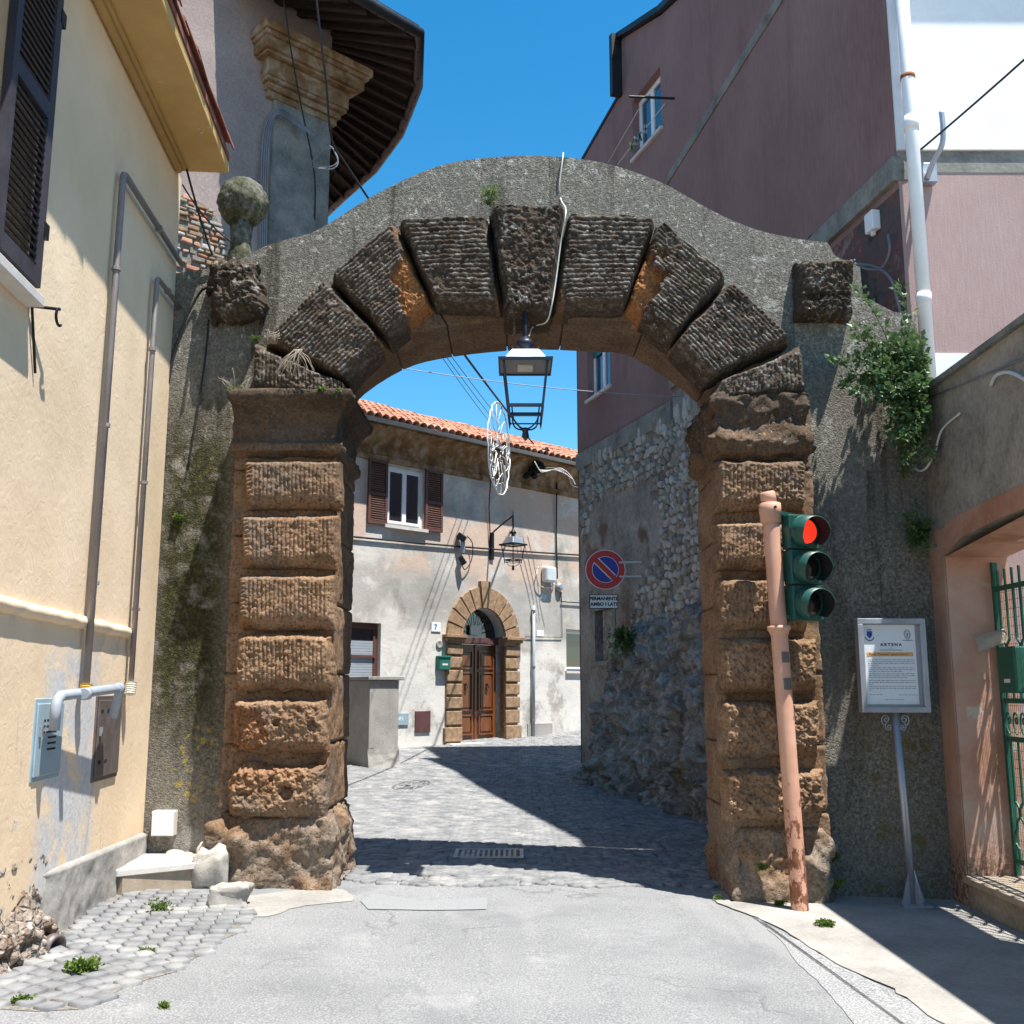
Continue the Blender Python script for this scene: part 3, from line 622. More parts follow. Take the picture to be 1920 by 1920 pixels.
def rustic(name, q, parent, mat, ybase, proud, ridge='v', pitch=0.036, amp=0.012, margin='l', mw=0.075, rough=0.014, bev=0.04, step=0.0065, seed=0, chips=(), erode=0.0, wobble=0.012, bot=None):
    q = [np.array(k, float) for k in q]
    w_ = (np.linalg.norm(q[1] - q[0]) + np.linalg.norm(q[2] - q[3])) / 2; h_ = (np.linalg.norm(q[3] - q[0]) + np.linalg.norm(q[2] - q[1])) / 2
    nu = int(w_ / step) + 2; nv = int(h_ / step) + 2
    U, V = np.meshgrid(np.linspace(0, 1, nu), np.linspace(0, 1, nv))
    P = ((1 - U) * (1 - V))[..., None] * q[0] + (U * (1 - V))[..., None] * q[1] + (U * V)[..., None] * q[2] + ((1 - U) * V)[..., None] * q[3]
    Q = np.stack([P[..., 0], P[..., 1], np.full(U.shape, seed * 3.7)], -1)
    du = np.minimum(U, 1 - U) * w_; dv = np.minimum(V, 1 - V) * h_
    rl = random.Random(seed + 900); f_ = lambda t: 1 - (1 - np.clip(t, 0, 1)) ** 2.2
    bt, bb = (bev, bev) if bot is None else (bev, bot)
    wv = 1 + .35 * fbm(np.stack([P[..., 0], P[..., 1], np.full(U.shape, seed * 1.3)], -1), 4, 2, seed + 77)
    pr = f_(U * w_ / (bev * wv)) * f_((1 - U) * w_ / (bev * wv)) * f_(V * h_ / (bt * wv)) * f_((1 - V) * h_ / (bb * wv))
    chips = list(chips) + [(rl.choice((0.0, 1.0)), rl.choice((0.0, 1.0)), rl.uniform(.06, .16), rl.uniform(.1, .3), rl.uniform(.02, .05), rl.choice((0, 0, .35))) for _ in range(2)]
    lowp = 0.35 if bot else 0.5
    lowf = fbm(Q, 3.1, 3, seed); fine = fbm(Q, 34, 4, seed + 5, .6); mid = fbm(Q, 9, 3, seed + 9)
    s_ = U * w_ if ridge == 'v' else V * h_; t_ = V * h_ if ridge == 'v' else U * w_
    s_ = s_ + 0.004 * mid; t_ = t_ + 0.004 * mid
    def gro(k): return 1 - np.abs(np.sin(np.pi * k / pitch)) ** 0.7
    g = gro(s_)
    mk = {'l': U * w_, 't': V * h_, 'r': (1 - U) * w_}[margin] if margin else np.full(U.shape, 9.0)
    g = np.where(mk < mw, gro(t_ + 0.3 * mk), g)
    er = np.clip(sstep(lowf + erode, 0.25, 0.7), 0, 1)
    dep = proud * (lowp + (1 - lowp) * pr) - amp * g * (1 - er) * pr - amp * 1.1 * er + rough * fine * 0.5 + rough * 0.55 * mid - 0.012 * er * np.abs(mid)
    pits = sstep(fbm(Q, 21, 2, seed + 31), 0.55, 0.8); dep -= 0.014 * pits
    fresh = np.zeros(U.shape)
    for (cu, cv, ru, rv, depth, f) in chips:
        dd = np.sqrt(((U - cu) / ru) ** 2 + ((V - cv) / rv) ** 2) + 0.22 * mid + 0.08 * fine
        k = 1 - sstep(dd, 0.8, 1.0); dep = dep * (1 - k) + k * (dep - depth * (0.75 + .5 * lowf + .2 * mid) + amp * g * .8 + 0.007 * fine); fresh = np.maximum(fresh, k * f)
    edge = (1 - np.clip(np.minimum(du, dv) / 0.05, 0, 1)); off = edge * wobble
    X = P[..., 0] + off * fbm(Q, 7, 3, seed + 50); Z = P[..., 1] + off * fbm(Q, 7, 3, seed + 60)
    Y = ybase - np.maximum(dep, 0.01)
    A = np.stack([X, Y, Z], -1)
    A = np.pad(A, ((1, 1), (1, 1), (0, 0)), mode='edge'); fresh = np.pad(fresh, 1, mode='edge')
    bd = np.zeros(A.shape[:2], bool); bd[0] = bd[-1] = True; bd[:, 0] = bd[:, -1] = True
    A[bd, 1] = ybase + 0.06
    o = MB().grid(A, fresh).build(name, mat, parent, smooth=True)
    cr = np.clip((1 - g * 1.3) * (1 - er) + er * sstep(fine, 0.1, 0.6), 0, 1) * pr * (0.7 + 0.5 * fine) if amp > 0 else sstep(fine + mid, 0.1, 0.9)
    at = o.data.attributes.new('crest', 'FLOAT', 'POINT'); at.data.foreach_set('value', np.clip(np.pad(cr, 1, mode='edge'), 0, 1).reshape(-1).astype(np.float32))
    return o
def Q4(pts, Y): return [XZ(a, b, Y) for a, b in pts]
YV = 8.42
VS = [  # outer-left, outer-right, inner-right, inner-left
    ('v', [(484, 636), (560, 668), (648, 724), (640, 738)], None),
    ('h', [(489, 636), (611, 518), (724, 641), (650, 716)], 2),
    ('h', [(612, 514), (740, 408), (811, 568), (726, 639)], 3),
    ('h', [(742, 407), (914, 396), (942, 576), (814, 573)], 4),
    ('k', [(916, 388), (1062, 388), (1031, 599), (946, 599)], 5),
    ('h', [(1065, 397), (1235, 404), (1174, 575), (1038, 583)], 6),
    ('h', [(1237, 404), (1370, 514), (1260, 641), (1173, 571)], 7),
    ('h', [(1370, 518), (1491, 634), (1325, 717), (1260, 643)], 8)]
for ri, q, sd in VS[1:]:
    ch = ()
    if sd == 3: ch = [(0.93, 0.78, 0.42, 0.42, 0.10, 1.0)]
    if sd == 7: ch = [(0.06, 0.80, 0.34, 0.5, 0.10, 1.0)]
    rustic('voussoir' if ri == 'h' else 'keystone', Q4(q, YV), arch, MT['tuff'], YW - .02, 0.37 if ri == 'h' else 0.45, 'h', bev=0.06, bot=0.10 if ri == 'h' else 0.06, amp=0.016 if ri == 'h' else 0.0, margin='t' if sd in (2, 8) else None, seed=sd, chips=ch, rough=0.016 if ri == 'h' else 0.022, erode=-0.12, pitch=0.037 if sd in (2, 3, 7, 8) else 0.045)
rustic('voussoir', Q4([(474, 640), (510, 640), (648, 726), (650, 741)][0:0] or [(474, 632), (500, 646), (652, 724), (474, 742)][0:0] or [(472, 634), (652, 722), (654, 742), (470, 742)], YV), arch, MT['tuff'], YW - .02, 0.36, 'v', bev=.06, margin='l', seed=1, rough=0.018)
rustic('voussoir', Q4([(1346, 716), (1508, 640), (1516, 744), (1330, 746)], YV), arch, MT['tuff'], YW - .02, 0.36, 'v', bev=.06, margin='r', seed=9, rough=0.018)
# pillars: dressed body, rusticated blocks, rough foot, capital
def pillar(xa, xb, inner):
    m = MB(); zs = [-0.12, 0.62, 1.15, 1.72, 2.3, 2.86, 3.42, 4.0]
    for z0, z1 in zip(zs[:-1], zs[1:]):
        rough_loft('jamb_stone', [(z0 + .004, -.016), (z0 + .02, 0), (z1 - .02, 0), (z1 - .004, -.016)], xa, xb, YP, YBK + .04, 0.011, MT['tuff_dressed'], int(z0 * 10) + 3, fscale=7)
LB = [(862, 953, 456, 636), (966, 1064, 451, 631), (1077, 1180, 444, 626), (1189, 1295, 438, 620), (1309, 1412, 431, 611), (1434, 1541, 425, 607)]
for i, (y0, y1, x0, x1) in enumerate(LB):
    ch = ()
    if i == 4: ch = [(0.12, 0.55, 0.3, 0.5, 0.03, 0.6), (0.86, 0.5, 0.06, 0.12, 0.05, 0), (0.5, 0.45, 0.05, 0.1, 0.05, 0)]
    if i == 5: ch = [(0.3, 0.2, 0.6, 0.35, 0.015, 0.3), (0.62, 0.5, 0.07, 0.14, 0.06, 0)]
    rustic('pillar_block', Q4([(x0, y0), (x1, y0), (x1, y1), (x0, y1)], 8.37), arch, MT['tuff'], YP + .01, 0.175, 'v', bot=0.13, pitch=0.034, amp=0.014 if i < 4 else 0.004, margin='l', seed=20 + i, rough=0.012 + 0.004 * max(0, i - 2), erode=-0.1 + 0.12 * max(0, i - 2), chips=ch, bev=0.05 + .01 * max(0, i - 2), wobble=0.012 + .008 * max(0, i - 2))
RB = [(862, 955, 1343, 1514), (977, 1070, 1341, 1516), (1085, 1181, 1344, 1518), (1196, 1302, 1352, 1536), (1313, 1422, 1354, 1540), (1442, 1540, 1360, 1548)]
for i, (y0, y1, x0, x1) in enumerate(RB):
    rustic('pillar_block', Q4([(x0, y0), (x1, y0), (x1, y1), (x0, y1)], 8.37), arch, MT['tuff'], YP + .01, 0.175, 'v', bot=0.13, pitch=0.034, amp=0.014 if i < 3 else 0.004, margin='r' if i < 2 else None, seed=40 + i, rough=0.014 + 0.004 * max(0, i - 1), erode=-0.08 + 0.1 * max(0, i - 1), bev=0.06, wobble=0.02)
def rough_loft(name, levels, xa, xb, yf, yb, amp, mat, seed, step=0.02, fscale=10, fl=1.0, fr=1.0):
    # closed horizontal rings (left, front, right, back) lofted through levels (z, overhang)
    zz = []
    for (z0, o0), (z1, o1) in zip(levels[:-1], levels[1:]):
        k = max(1, int(max(abs(z1 - z0), abs(o1 - o0)) / step)); zz += [(z0 + (z1 - z0) * t / k, o0 + (o1 - o0) * t / k) for t in range(k)]
    zz.append(levels[-1]); A = []
    nf = int((xb - xa) / step) + 2; ns = int((yb - yf) / step) + 2
    for z_, o_ in zz:
        x0, x1, y0 = xa - o_ * fl, xb + o_ * fr, yf - o_
        ring = [(x0, y_, z_) for y_ in np.linspace(yb, y0, ns)] + [(x_, y0, z_) for x_ in np.linspace(x0, x1, nf)[1:]] + [(x1, y_, z_) for y_ in np.linspace(y0, yb, ns)[1:]]
        A.append(ring)
    A = np.array(A, float); cx, cy = (xa + xb) / 2, (yf + yb) / 2
    d = fbm(A + seed, fscale, 5, seed, 0.6) * amp
    nrm = np.stack([np.sign(A[..., 0] - cx) * (np.abs(A[..., 0] - cx) > (xb - xa) / 2 - .01), -1.0 * (A[..., 1] < yf + .01), np.zeros(A.shape[:2])], -1)
    A = A + nrm * d[..., None]; A[..., 2] += fbm(A + seed + 9, fscale * .6, 4, seed + 3) * amp * 0.5
    m = MB().grid(A); b = len(m.v); n_ = A.shape[1]
    m.f.append(tuple(range((A.shape[0] - 1) * n_, A.shape[0] * n_))); m.f.append(tuple(range(n_ - 1, -1, -1)))
    return m.build(name, mat, arch, smooth=True)
pillar(XL0, XL1, 1); pillar(XR0, XR1, -1)
capL = [(3.52, -.02), (3.55, .03), (3.57, .09), (3.63, .10), (3.65, .05), (3.67, .035), (3.84, .04), (3.86, .07), (3.90, .08), (3.97, .17), (3.99, .21), (4.05, .215), (4.075, .19), (4.08, .02)]
rough_loft('capital', capL, XL0 + .0, XL1 - .02, YP - .02, YBK + .02, 0.014, MT['tuff'], 3, fl=0.15, fr=0.8)
capR = [(3.50, -.02), (3.53, .02), (3.56, .08), (3.64, .12), (3.72, .10), (3.80, .06), (3.90, .09), (3.98, .12), (4.05, .10), (4.08, .02)]
rough_loft('capital', capR, XR0 + .0, XR1 - .03, YP - .02, YBK + .02, 0.042, MT['tuff'], 7, fscale=9, fl=0.8, fr=0.1)
foot = [(-0.1, .02), (0.1, .035), (0.3, .04), (0.45, .03), (0.56, .0), (0.6, -.05)]
rough_loft('pillar_foot', foot, XL0 + .02, XL1 + .03, YP - .1, YBK, 0.055, MT['tuff'], 12, fscale=5)
rough_loft('pillar_foot', [(z_ - .12 if k < 5 else z_ - .1, o_ * .8) for k, (z_, o_) in enumerate(foot)], XR0 + .02, XR1 - .02, YP - .06, YBK, 0.05, MT['tuff'], 15, fscale=5)
# square bosses, ball finial
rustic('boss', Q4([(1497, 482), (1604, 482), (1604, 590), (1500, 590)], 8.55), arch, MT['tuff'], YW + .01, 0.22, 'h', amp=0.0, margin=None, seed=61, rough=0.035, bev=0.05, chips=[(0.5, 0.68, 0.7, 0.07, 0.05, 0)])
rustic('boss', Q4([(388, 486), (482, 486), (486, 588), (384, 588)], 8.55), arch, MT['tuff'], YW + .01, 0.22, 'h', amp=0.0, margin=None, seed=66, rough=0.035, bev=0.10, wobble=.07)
bc = at_y(455, 381, 9.05); br = 0.235
th, ph = np.meshgrid(np.linspace(0, math.pi, 40), np.linspace(0, 2 * math.pi, 64), indexing='ij')
D = np.stack([np.sin(th) * np.cos(ph), np.sin(th) * np.sin(ph), np.cos(th)], -1)
D = D * (br * (1 + 0.05 * fbm(D, 3.2, 4, 71) + 0.03 * fbm(D, 11, 3, 72)))[..., None] + np.array(bc)
MB().grid(D).build('ball_finial', MT['mossball'], arch, smooth=True)
nk = at_y(455, 470, 9.05)
MB().lathe([(0.13, -0.25), (0.115, -0.02), (0.1, 0.03), (0.095, 0.12), (0.11, 0.3)], (bc.x, 9.05, nk.z - .02), seg=20).build('finial_neck', MT['mossball'], arch, smooth=True)

# ================================================================== helpers for buildings
def poly_wall(name, pl, poly, holes, thick, mat, parent, off=0.0, smooth=False):
    bm = bmesh.new(); edges = []
    for loop in [poly] + list(holes):
        vs = [bm.verts.new(pl.uv(a, b, off)) for a, b in loop]
        edges += [bm.edges.new((vs[i], vs[(i + 1) % len(vs)])) for i in range(len(vs))]
    bmesh.ops.triangle_fill(bm, use_beauty=True, edges=edges)
    fs = list(bm.faces); r_ = bmesh.ops.extrude_face_region(bm, geom=fs)
    bmesh.ops.translate(bm, verts=[v for v in r_['geom'] if isinstance(v, bmesh.types.BMVert)], vec=-pl.n * thick)
    bmesh.ops.recalc_face_normals(bm, faces=bm.faces)
    v = np.array([q.co[:] for q in bm.verts]); lo, hi = v.min(0), v.max(0); org = Vector(((lo[0] + hi[0]) / 2, (lo[1] + hi[1]) / 2, lo[2]))
    bmesh.ops.translate(bm, verts=bm.verts, vec=-org)
    me = bpy.data.meshes.new(name); bm.to_mesh(me); bm.free(); me.materials.append(mat)
    return link_mesh(name, me, org, parent)
def rect(u0, u1, z0, z1): return [(u0, z0), (u1, z0), (u1, z1), (u0, z1)]
def UZ(pl, px, py, off=0.0):
    p = pl.at(px, py, off); return (p - pl.p0).dot(pl.d), p.z
def pbox(name, pl, u0, u1, z0, z1, o0, o1, mat, parent, bevel=0.0):
    return MB().pbox(pl, u0, u1, z0, z1, o0, o1).build(name, mat, parent, bevel=bevel)

# ================================================================== peach house on the left
LEFT = Plane((-3.02, 8.6), (-0.082, 1))
hs = thing('peach_house', (-3.2, 4, 0), 'peach plastered house with tiled eaves along the left edge', 'house')
uY = lambda Y: (Y - 8.6) * math.hypot(1, .082)
poly_wall('wall', LEFT, rect(uY(-4), uY(8.74), -0.1, 6.2), [rect(uY(3.6), uY(5.0), 3.8, 5.9)], 0.5, MT['peach'], hs)
pbox('soffit', LEFT, uY(-4), uY(8.6), 6.2, 6.30, -0.5, 0.45, MT['soffit'], hs, 0.01)
pbox('eaves_board', LEFT, uY(-4), uY(8.58), 6.304, 6.36, -0.3, 0.46, MT['oldtile'], hs)
cv = MB(); 
for (o_, z_, rr) in ((0.035, 6.165, 0.035), (0.085, 6.18, 0.02)):
    cv.tube([LEFT.uv(uY(-4), z_, o_), LEFT.uv(uY(8.5), z_, o_)], rr, 8)
cv.build('cove_moulding', MT['soffit'], hs, smooth=True)
def half_tile(L=0.42, r0=0.085, r1=0.07, t=0.014, seg=7):
    v = []; f = []
    for k, (l, rr) in enumerate(((0, r0), (L, r1))):
        for s_ in (0, 1):
            for i in range(seg + 1):
                a = math.pi * i / seg; q = rr - s_ * t; v.append((l, q * math.cos(a), q * math.sin(a)))
    n_ = seg + 1
    for i in range(seg):
        f += [(i, i + 1, 2 * n_ + i + 1, 2 * n_ + i), (n_ + i + 1, n_ + i, 3 * n_ + i, 3 * n_ + i + 1), (i, n_ + i, n_ + i + 1, i + 1), (2 * n_ + i, 2 * n_ + i + 1, 3 * n_ + i + 1, 3 * n_ + i)]
    f += [(0, 2 * n_, 3 * n_, n_), (seg, n_ + seg, 3 * n_ + seg, 2 * n_ + seg)]
    return v, f
tv, tf = half_tile()
tm = bpy.data.meshes.new('roof_tile'); tm.from_pydata(tv, [], tf); tm.materials.append(MT['oldtile']); tm.update()
r = random.Random(2); ang = math.atan2(LEFT.d.y, LEFT.d.x)
for row, off in ((0, 0.41), (1, 0.21)):
    for k in range(11):
        Y = 8.52 - k * 0.33; p = LEFT.uv(uY(Y), 6.385 + r.uniform(-.008, .01), off + r.uniform(-.015, .015))
        o = link_mesh('roof_tile', tm, p, hs); o.rotation_euler = (r.uniform(-.1, .1), R(-7), ang + math.pi + r.uniform(-.04, .04))
# window with an opened louvred shutter
win = pbox('window', LEFT, uY(3.6), uY(5.0), 3.8, 5.9, -0.3, -0.25, MT['black'], hs)
pbox('window_sill', LEFT, uY(3.3), uY(5.56), 3.74, 3.80, -0.2, 0.10, MT['marble'], hs, 0.006)
u0, u1 = uY(4.92), uY(5.52)
m = MB(); m.pbox(LEFT, u0, u0 + .07, 3.84, 5.95, .04, .085); m.pbox(LEFT, u1 - .085, u1, 3.84, 5.95, .04, .085)
for z_ in (3.84, 4.84, 5.86): m.pbox(LEFT, u0 + .07, u1 - .085, z_, z_ + .10, .04, .085)
shu = m.build('shutter', MT['shutdark'], hs)
for z_ in [3.97 + .046 * i for i in range(19)] + [4.97 + .046 * i for i in range(19)]:
    a, b = LEFT.uv(u0 + .07, z_, .06), LEFT.uv(u1 - .085, z_, .06)
    MB().bar(a, b, 0.012, 0.05, up=(LEFT.n * 0.75 + Vector((0, 0, -0.66)))).build('slat', MT['shutdark'], shu)
for z_ in (4.15, 5.5):
    pbox('hinge', LEFT, u1 - .02, u1 + .05, z_, z_ + .09, .02, .09, MT['iron'], shu)
# ledge, cement dado, broken rubble foot
ledge = []
for k in range(28):
    Y = 4.2 + k * (8.02 - 4.2) / 27; ledge.append(LEFT.uv(uY(Y), 2.05 - .012 * (Y - 5.5) + r.uniform(-.006, .006), 0.0))
m = MB().tube(ledge, 0.045, 8); m.build('ledge', MT['peach'], hs, smooth=True)
A = []
for z_ in np.linspace(-0.06, 0.5, 30):
    A.append([LEFT.uv(uY(Y), z_, 0.035)[:] for Y in np.linspace(6.2, 8.72, 100)])
A = np.array(A); A -= np.array(LEFT.n) * (0.055 * sstep(6.75 - A[..., 1], 0, .5) * (1 + .6 * fbm(A, 5, 3, 2)))[..., None]; A[-1] -= np.array(LEFT.n) * 0.04; A[..., 2] *= (1 - 0.06 * (A[..., 1:2][..., 0] - 6.5)); A += np.array(LEFT.n) * (fbm(A, 9, 4, 4) * 0.008)[..., None]
MB().grid(A).build('cement_dado', MT['cement'], hs, smooth=True)
A = []; zz = np.linspace(-0.08, 0.62, 56)
for z_ in zz: A.append([LEFT.uv(uY(Y), z_, 0.0)[:] for Y in np.linspace(4.2, 6.62, 150)])
A = np.array(A); edge_ = 0.36 + 0.10 * fbm(A * np.array([0, 1, 0]), 2.2, 3, 6) + 0.16 * sstep(A[..., 1], 6.0, 5.2)
d = 0.13 * sstep(edge_ - A[..., 2], -0.03, 0.22) * (0.55 + 0.6 * fbm(A, 6, 5, 8, .6)) * sstep(6.62 - A[..., 1], 0, .2) + 0.02 * fbm(A, 20, 3, 9) - 0.012
A += np.array(LEFT.n) * d[..., None]
MB().grid(A).build('rubble_foot', MT['rubble'], hs, smooth=True)

# ================================================================== tower house behind the gate, upper left
TW = Plane((-2.70, 13.95), (0.72, 0.69))
tw = thing('old_corner_house', (-4.5, 15.5, 0), 'mauve plastered corner house with deep timber eaves behind the left of the arch', 'house')
tz = 10.9
poly_wall('wall', TW, rect(-9, 0, -0.2, 14), [], 0.4, MT['mauve'], tw)
sidepl = [(-2.70, 13.95), (-2.95, 15.3), (-3.5, 16.6), (-4.6, 18.2), (-7, 20)]
m = MB()
for (a, b), (c_, d) in zip(sidepl[:-1], sidepl[1:]):
    m.hexa([(a, b, -.2), (c_, d, -.2), (c_ - .4, d - .2, -.2), (a - .4, b + .05, -.2), (a, b, 14), (c_, d, 14), (c_ - .4, d - .2, 14), (a - .4, b + .05, 14)])
m.build('side_wall', MT['mauve'], tw)
# bare brick low on the left
pts = [UZ(TW, a, b) for a, b in [(330, 365), (362, 372), (395, 392), (412, 420), (425, 470), (430, 520), (320, 520)]]
lo_u = min(p[0] for p in pts); hi_u = max(p[0] for p in pts); lo_z = min(p[1] for p in pts); hi_z = max(p[1] for p in pts)
bp = poly_wall('bare_patch', TW, pts, [], 0.02, MT['bed'], tw, off=0.006)
r = random.Random(9); k = 0; zb = lo_z + .02
while zb < hi_z:
    h_ = r.uniform(.05, .09); ub = lo_u + r.uniform(0, .1)
    while ub < hi_u:
        l_ = r.uniform(.08, .2)
        if inpoly(ub + l_ / 2, zb + h_ / 2, pts) and r.random() > .08:
            q = [TW.uv(ub + r.uniform(0, .02), zb + r.uniform(0, .02), 0.0), TW.uv(ub + l_ - r.uniform(.008, .03), zb + r.uniform(0, .015), 0), TW.uv(ub + l_ - r.uniform(.008, .03), zb + h_ - r.uniform(.01, .02), 0), TW.uv(ub + r.uniform(0, .02), zb + h_ - r.uniform(.01, .02), 0)]
            MB().prism(q, TW.n * r.uniform(.025, .06)).build('brick', MT['tile'] if r.random() < .25 else (MT['lime'] if r.random() < .6 else MT['sandstone']), bp, bevel=.01); k += 1
        ub += l_
    zb += h_
# pilaster and cornice at the corner
ua = UZ(TW, 505, 330)[0]; ub = UZ(TW, 581, 330)[0]
zc = UZ(TW, 540, 190)[1]
pbox('pilaster', TW, ua, -0.005, 5, zc, -0.02, 0.06, MT['band'], tw, 0.01)
m = MB()
zt = UZ(TW, 500, 25, .4)[1]
for (z0, z1, o_) in ((zc - .1, zc, .08), (zc, zc + .1, .12), (zc + .1, zc + .16, .18), (zc + .16, zc + .42, .2), (zc + .42, zc + .46, .3), (zc + .46, zc + .62, .36), (zc + .62, zc + .68, .41), (zc + .68, zc + .8, .45)):
    P = TW.uv; a = ua - .06 - o_ * .75
    m.hexa([P(a, z0, o_), P(o_, z0, o_), P(o_ - .1, z0, -.9), P(a, z0, -.02), P(a, z1, o_), P(o_, z1, o_), P(o_ - .1, z1, -.9), P(a, z1, -.02)])
m.build('cornice', MT['cornice'], tw, bevel=.012)
# eaves: boards, rafters, round gutter
ev_px = [(430, -150), (560, -70), (680, 0), (786, 62), (783, 163), (767, 206), (750, 249), (701, 317), (640, 372), (584, 425)]
ev = [at_z(a, b, tz) for a, b in ev_px[1:]]
ev = ev[:3] + ev[3:]
inner = [TW.uv(-2.0, tz, -.1), TW.uv(-1.2, tz, -.1), TW.uv(-0.1, tz, -.1), Vector((-2.9, 14.4, tz)), Vector((-3.0, 15.0, tz)), Vector((-3.1, 15.6, tz)), Vector((-3.4, 16.4, tz)), Vector((-4.0, 17.4, tz)), Vector((-4.6, 18.2, tz))]
n_ = min(len(ev), len(inner)); m = MB()
rise = 0.5
for i in range(n_ - 1):
    a, b, c_, d = ev[i], ev[i + 1], inner[i + 1] + Vector((0, 0, rise)), inner[i] + Vector((0, 0, rise))
    m.hexa([a, b, c_, d] + [q + Vector((0, 0, .12)) for q in (a, b, c_, d)])
roof = m.build('eaves', MT['oldwood'], tw)
m = MB()
top_c = Vector((-6, 17, tz + 2.2))
for i in range(n_ - 1):
    a, b = ev[i] + Vector((0, 0, .124)), ev[i + 1] + Vector((0, 0, .124)); m.add([a, b, top_c], [(0, 1, 2)])
m.build('roof_cover', MT['darkgutter'], tw)
rr3 = random.Random(44)
for i in range(n_ - 1):
    L_ = (ev[i + 1] - ev[i]).length; kk = max(1, int(L_ / .3))
    for j in range(kk):
        t = (j + .5) / kk; a = ev[i].lerp(ev[i + 1], t); b = (inner[i] + Vector((0, 0, rise))).lerp(inner[i + 1] + Vector((0, 0, rise)), t)
        MB().bar(a.lerp(b, .04) - Vector((rr3.uniform(-.05, .05), rr3.uniform(-.05, .05), .055)), b - Vector((rr3.uniform(-.06, .06), 0, .055 + rr3.uniform(-.03, .02))), rr3.uniform(.05, .09), rr3.uniform(.08, .11)).build('rafter', MT['oldwood'], roof)
    for s_ in (.3, .62):
        a = ev[i].lerp(inner[i], s_) + Vector((0, 0, rise * s_ - .008)); b = ev[i + 1].lerp(inner[i + 1], s_) + Vector((0, 0, rise * s_ - .008))
        MB().bar(a, b, .09, .02).build('batten', MT['oldwood'], roof)
gut = [p + Vector((0, 0, .0)) for p in ev]
MB().tube(gut, 0.085, 10).build('gutter', MT['darkgutter'], tw, smooth=True)
for i in range(n_ - 1):
    for t in (.25, .75):
        p = ev[i].lerp(ev[i + 1], t); MB().tube([p + Vector((0, 0, -.1)), p + Vector((0, 0, .12))], .012, 5).build('gutter_hook', MT['iron'], tw)

# ================================================================== far house closing the street
FAC = Plane((-0.68, 24.0), (1.03, 1)); fh = thing('far_house', (-0.6, 24.8, 0.3), 'old patched white and peach house with red tile roof facing down the street', 'house')
fu = lambda px, py: UZ(FAC, px, py)
zr = 7.22
du = 0.68; door_h = rect(-du, du, 0.2, 2.62); arc = [(du * math.cos(t), 2.72 + du * 1.05 * math.sin(t)) for t in np.linspace(0, math.pi, 17)]
w1 = (fu(723, 985)[0], fu(793, 995)[0], 5.10, 6.42)
w2 = (fu(600, 1200)[0], fu(714, 1200)[0], fu(700, 1262)[1] - .3, fu(700, 1168)[1])
w3 = (fu(1062, 1240)[0], fu(1125, 1240)[0], fu(1070, 1258)[1], fu(1070, 1180)[1])
poly_wall('wall', FAC, rect(-9, 8, -0.2, zr - .05), [rect(*w1[:2], *w1[2:]), rect(*w2[:2], *w2[2:]), rect(*w3[:2], *w3[2:]), [(-du, .2), (du, .2), (du, 2.72)] + arc[1:-1] + [(-du, 2.72)]], 0.45, MT['oldplaster'], fh)
# cove cornice under the eaves
m = MB(); prof = [(0.0, zr - .75), (0.06, zr - .72), (0.06, zr - .62), (0.03, zr - .6), (0.05, zr - .4), (.14, zr - .22), (.3, zr - .1), (.42, zr - .06), (.42, zr)]
A = np.array([[FAC.uv(u_, z_, o_)[:] for (o_, z_) in prof] for u_ in np.linspace(-9, 8, 40)])
MB().grid(A).build('cornice', MT['cornice'], fh)
pl_, sl = [], 0.40
ru0, ru1, ru2 = fu(868, 770)[0], fu(922, 790)[0], fu(1085, 800)[0]
def rdepth(u_): return float(np.interp(u_, [-9, ru0, ru1, ru2, 8], [3.3, 3.5, 3.0, 3.6, 3.7]))
uu = np.linspace(-9, 8, 86); A = np.array([[FAC.uv(u_, zr + .03 + sl * (t * (rdepth(u_) + .5)), .5 - t * (rdepth(u_) + .5))[:] for t in np.linspace(0, 1, 6)] for u_ in uu])
rf = MB().grid(A).build('roof', MT['tile'], fh)
A2 = np.array([[FAC.uv(u_, zr + .03 + sl * (rdepth(u_) + .5), .5 - (rdepth(u_) + .5))[:], FAC.uv(u_, zr - .2, -rdepth(u_) * 2)[:]] for u_ in uu]); MB().grid(A2).build('rear_slope', MT['tile'], fh)
tv2, tf2 = half_tile(0.46, 0.115, 0.095, 0.018, 5)
tm2 = bpy.data.meshes.new('roof_tile'); tm2.from_pydata(tv2, [], tf2); tm2.materials.append(MT['tile']); tm2.update()
r = random.Random(4); cnt = 0; rest = MB()
slope_dir = (-FAC.n * 1.0 + Vector((0, 0, sl))).normalized(); sd = FAC.d; un = sd.cross(slope_dir).normalized()
if un.z < 0: un = -un
rotm = Matrix((slope_dir, -sd if sd.cross(slope_dir).z < 0 else sd, un)).transposed()
rotm = Matrix((slope_dir, un.cross(slope_dir), un)).transposed()
cells = []
for ci in range(70):
    u_ = -5.4 + ci * 0.205
    for k in range(14):
        dd = k * 0.34
        if dd * 0.93 < rdepth(u_) + .42: cells.append((k, ci, u_, dd))
vis = [c_ for c_ in cells if -3.9 < c_[2] < 4.0]; vis.sort(key=lambda c_: (c_[0], c_[1])); visset = set(vis[:300])
for c_ in cells:
    k, ci, u_, dd = c_; p = FAC.uv(u_ + r.uniform(-.012, .012), zr + .05, .55) + slope_dir * dd + un * r.uniform(-.005, .012)
    e_ = Matrix.Rotation(r.uniform(-.04, .04), 3, un) @ rotm
    if c_ in visset:
        o = link_mesh('roof_tile', tm2, p, rf); o.rotation_euler = e_.to_euler()
    else: rest.add([p + e_ @ Vector(q) for q in tv2], tf2)
o = rest.build('roof_tiles', MT['tile'], rf, recalc=False); o['kind'] = 'stuff'
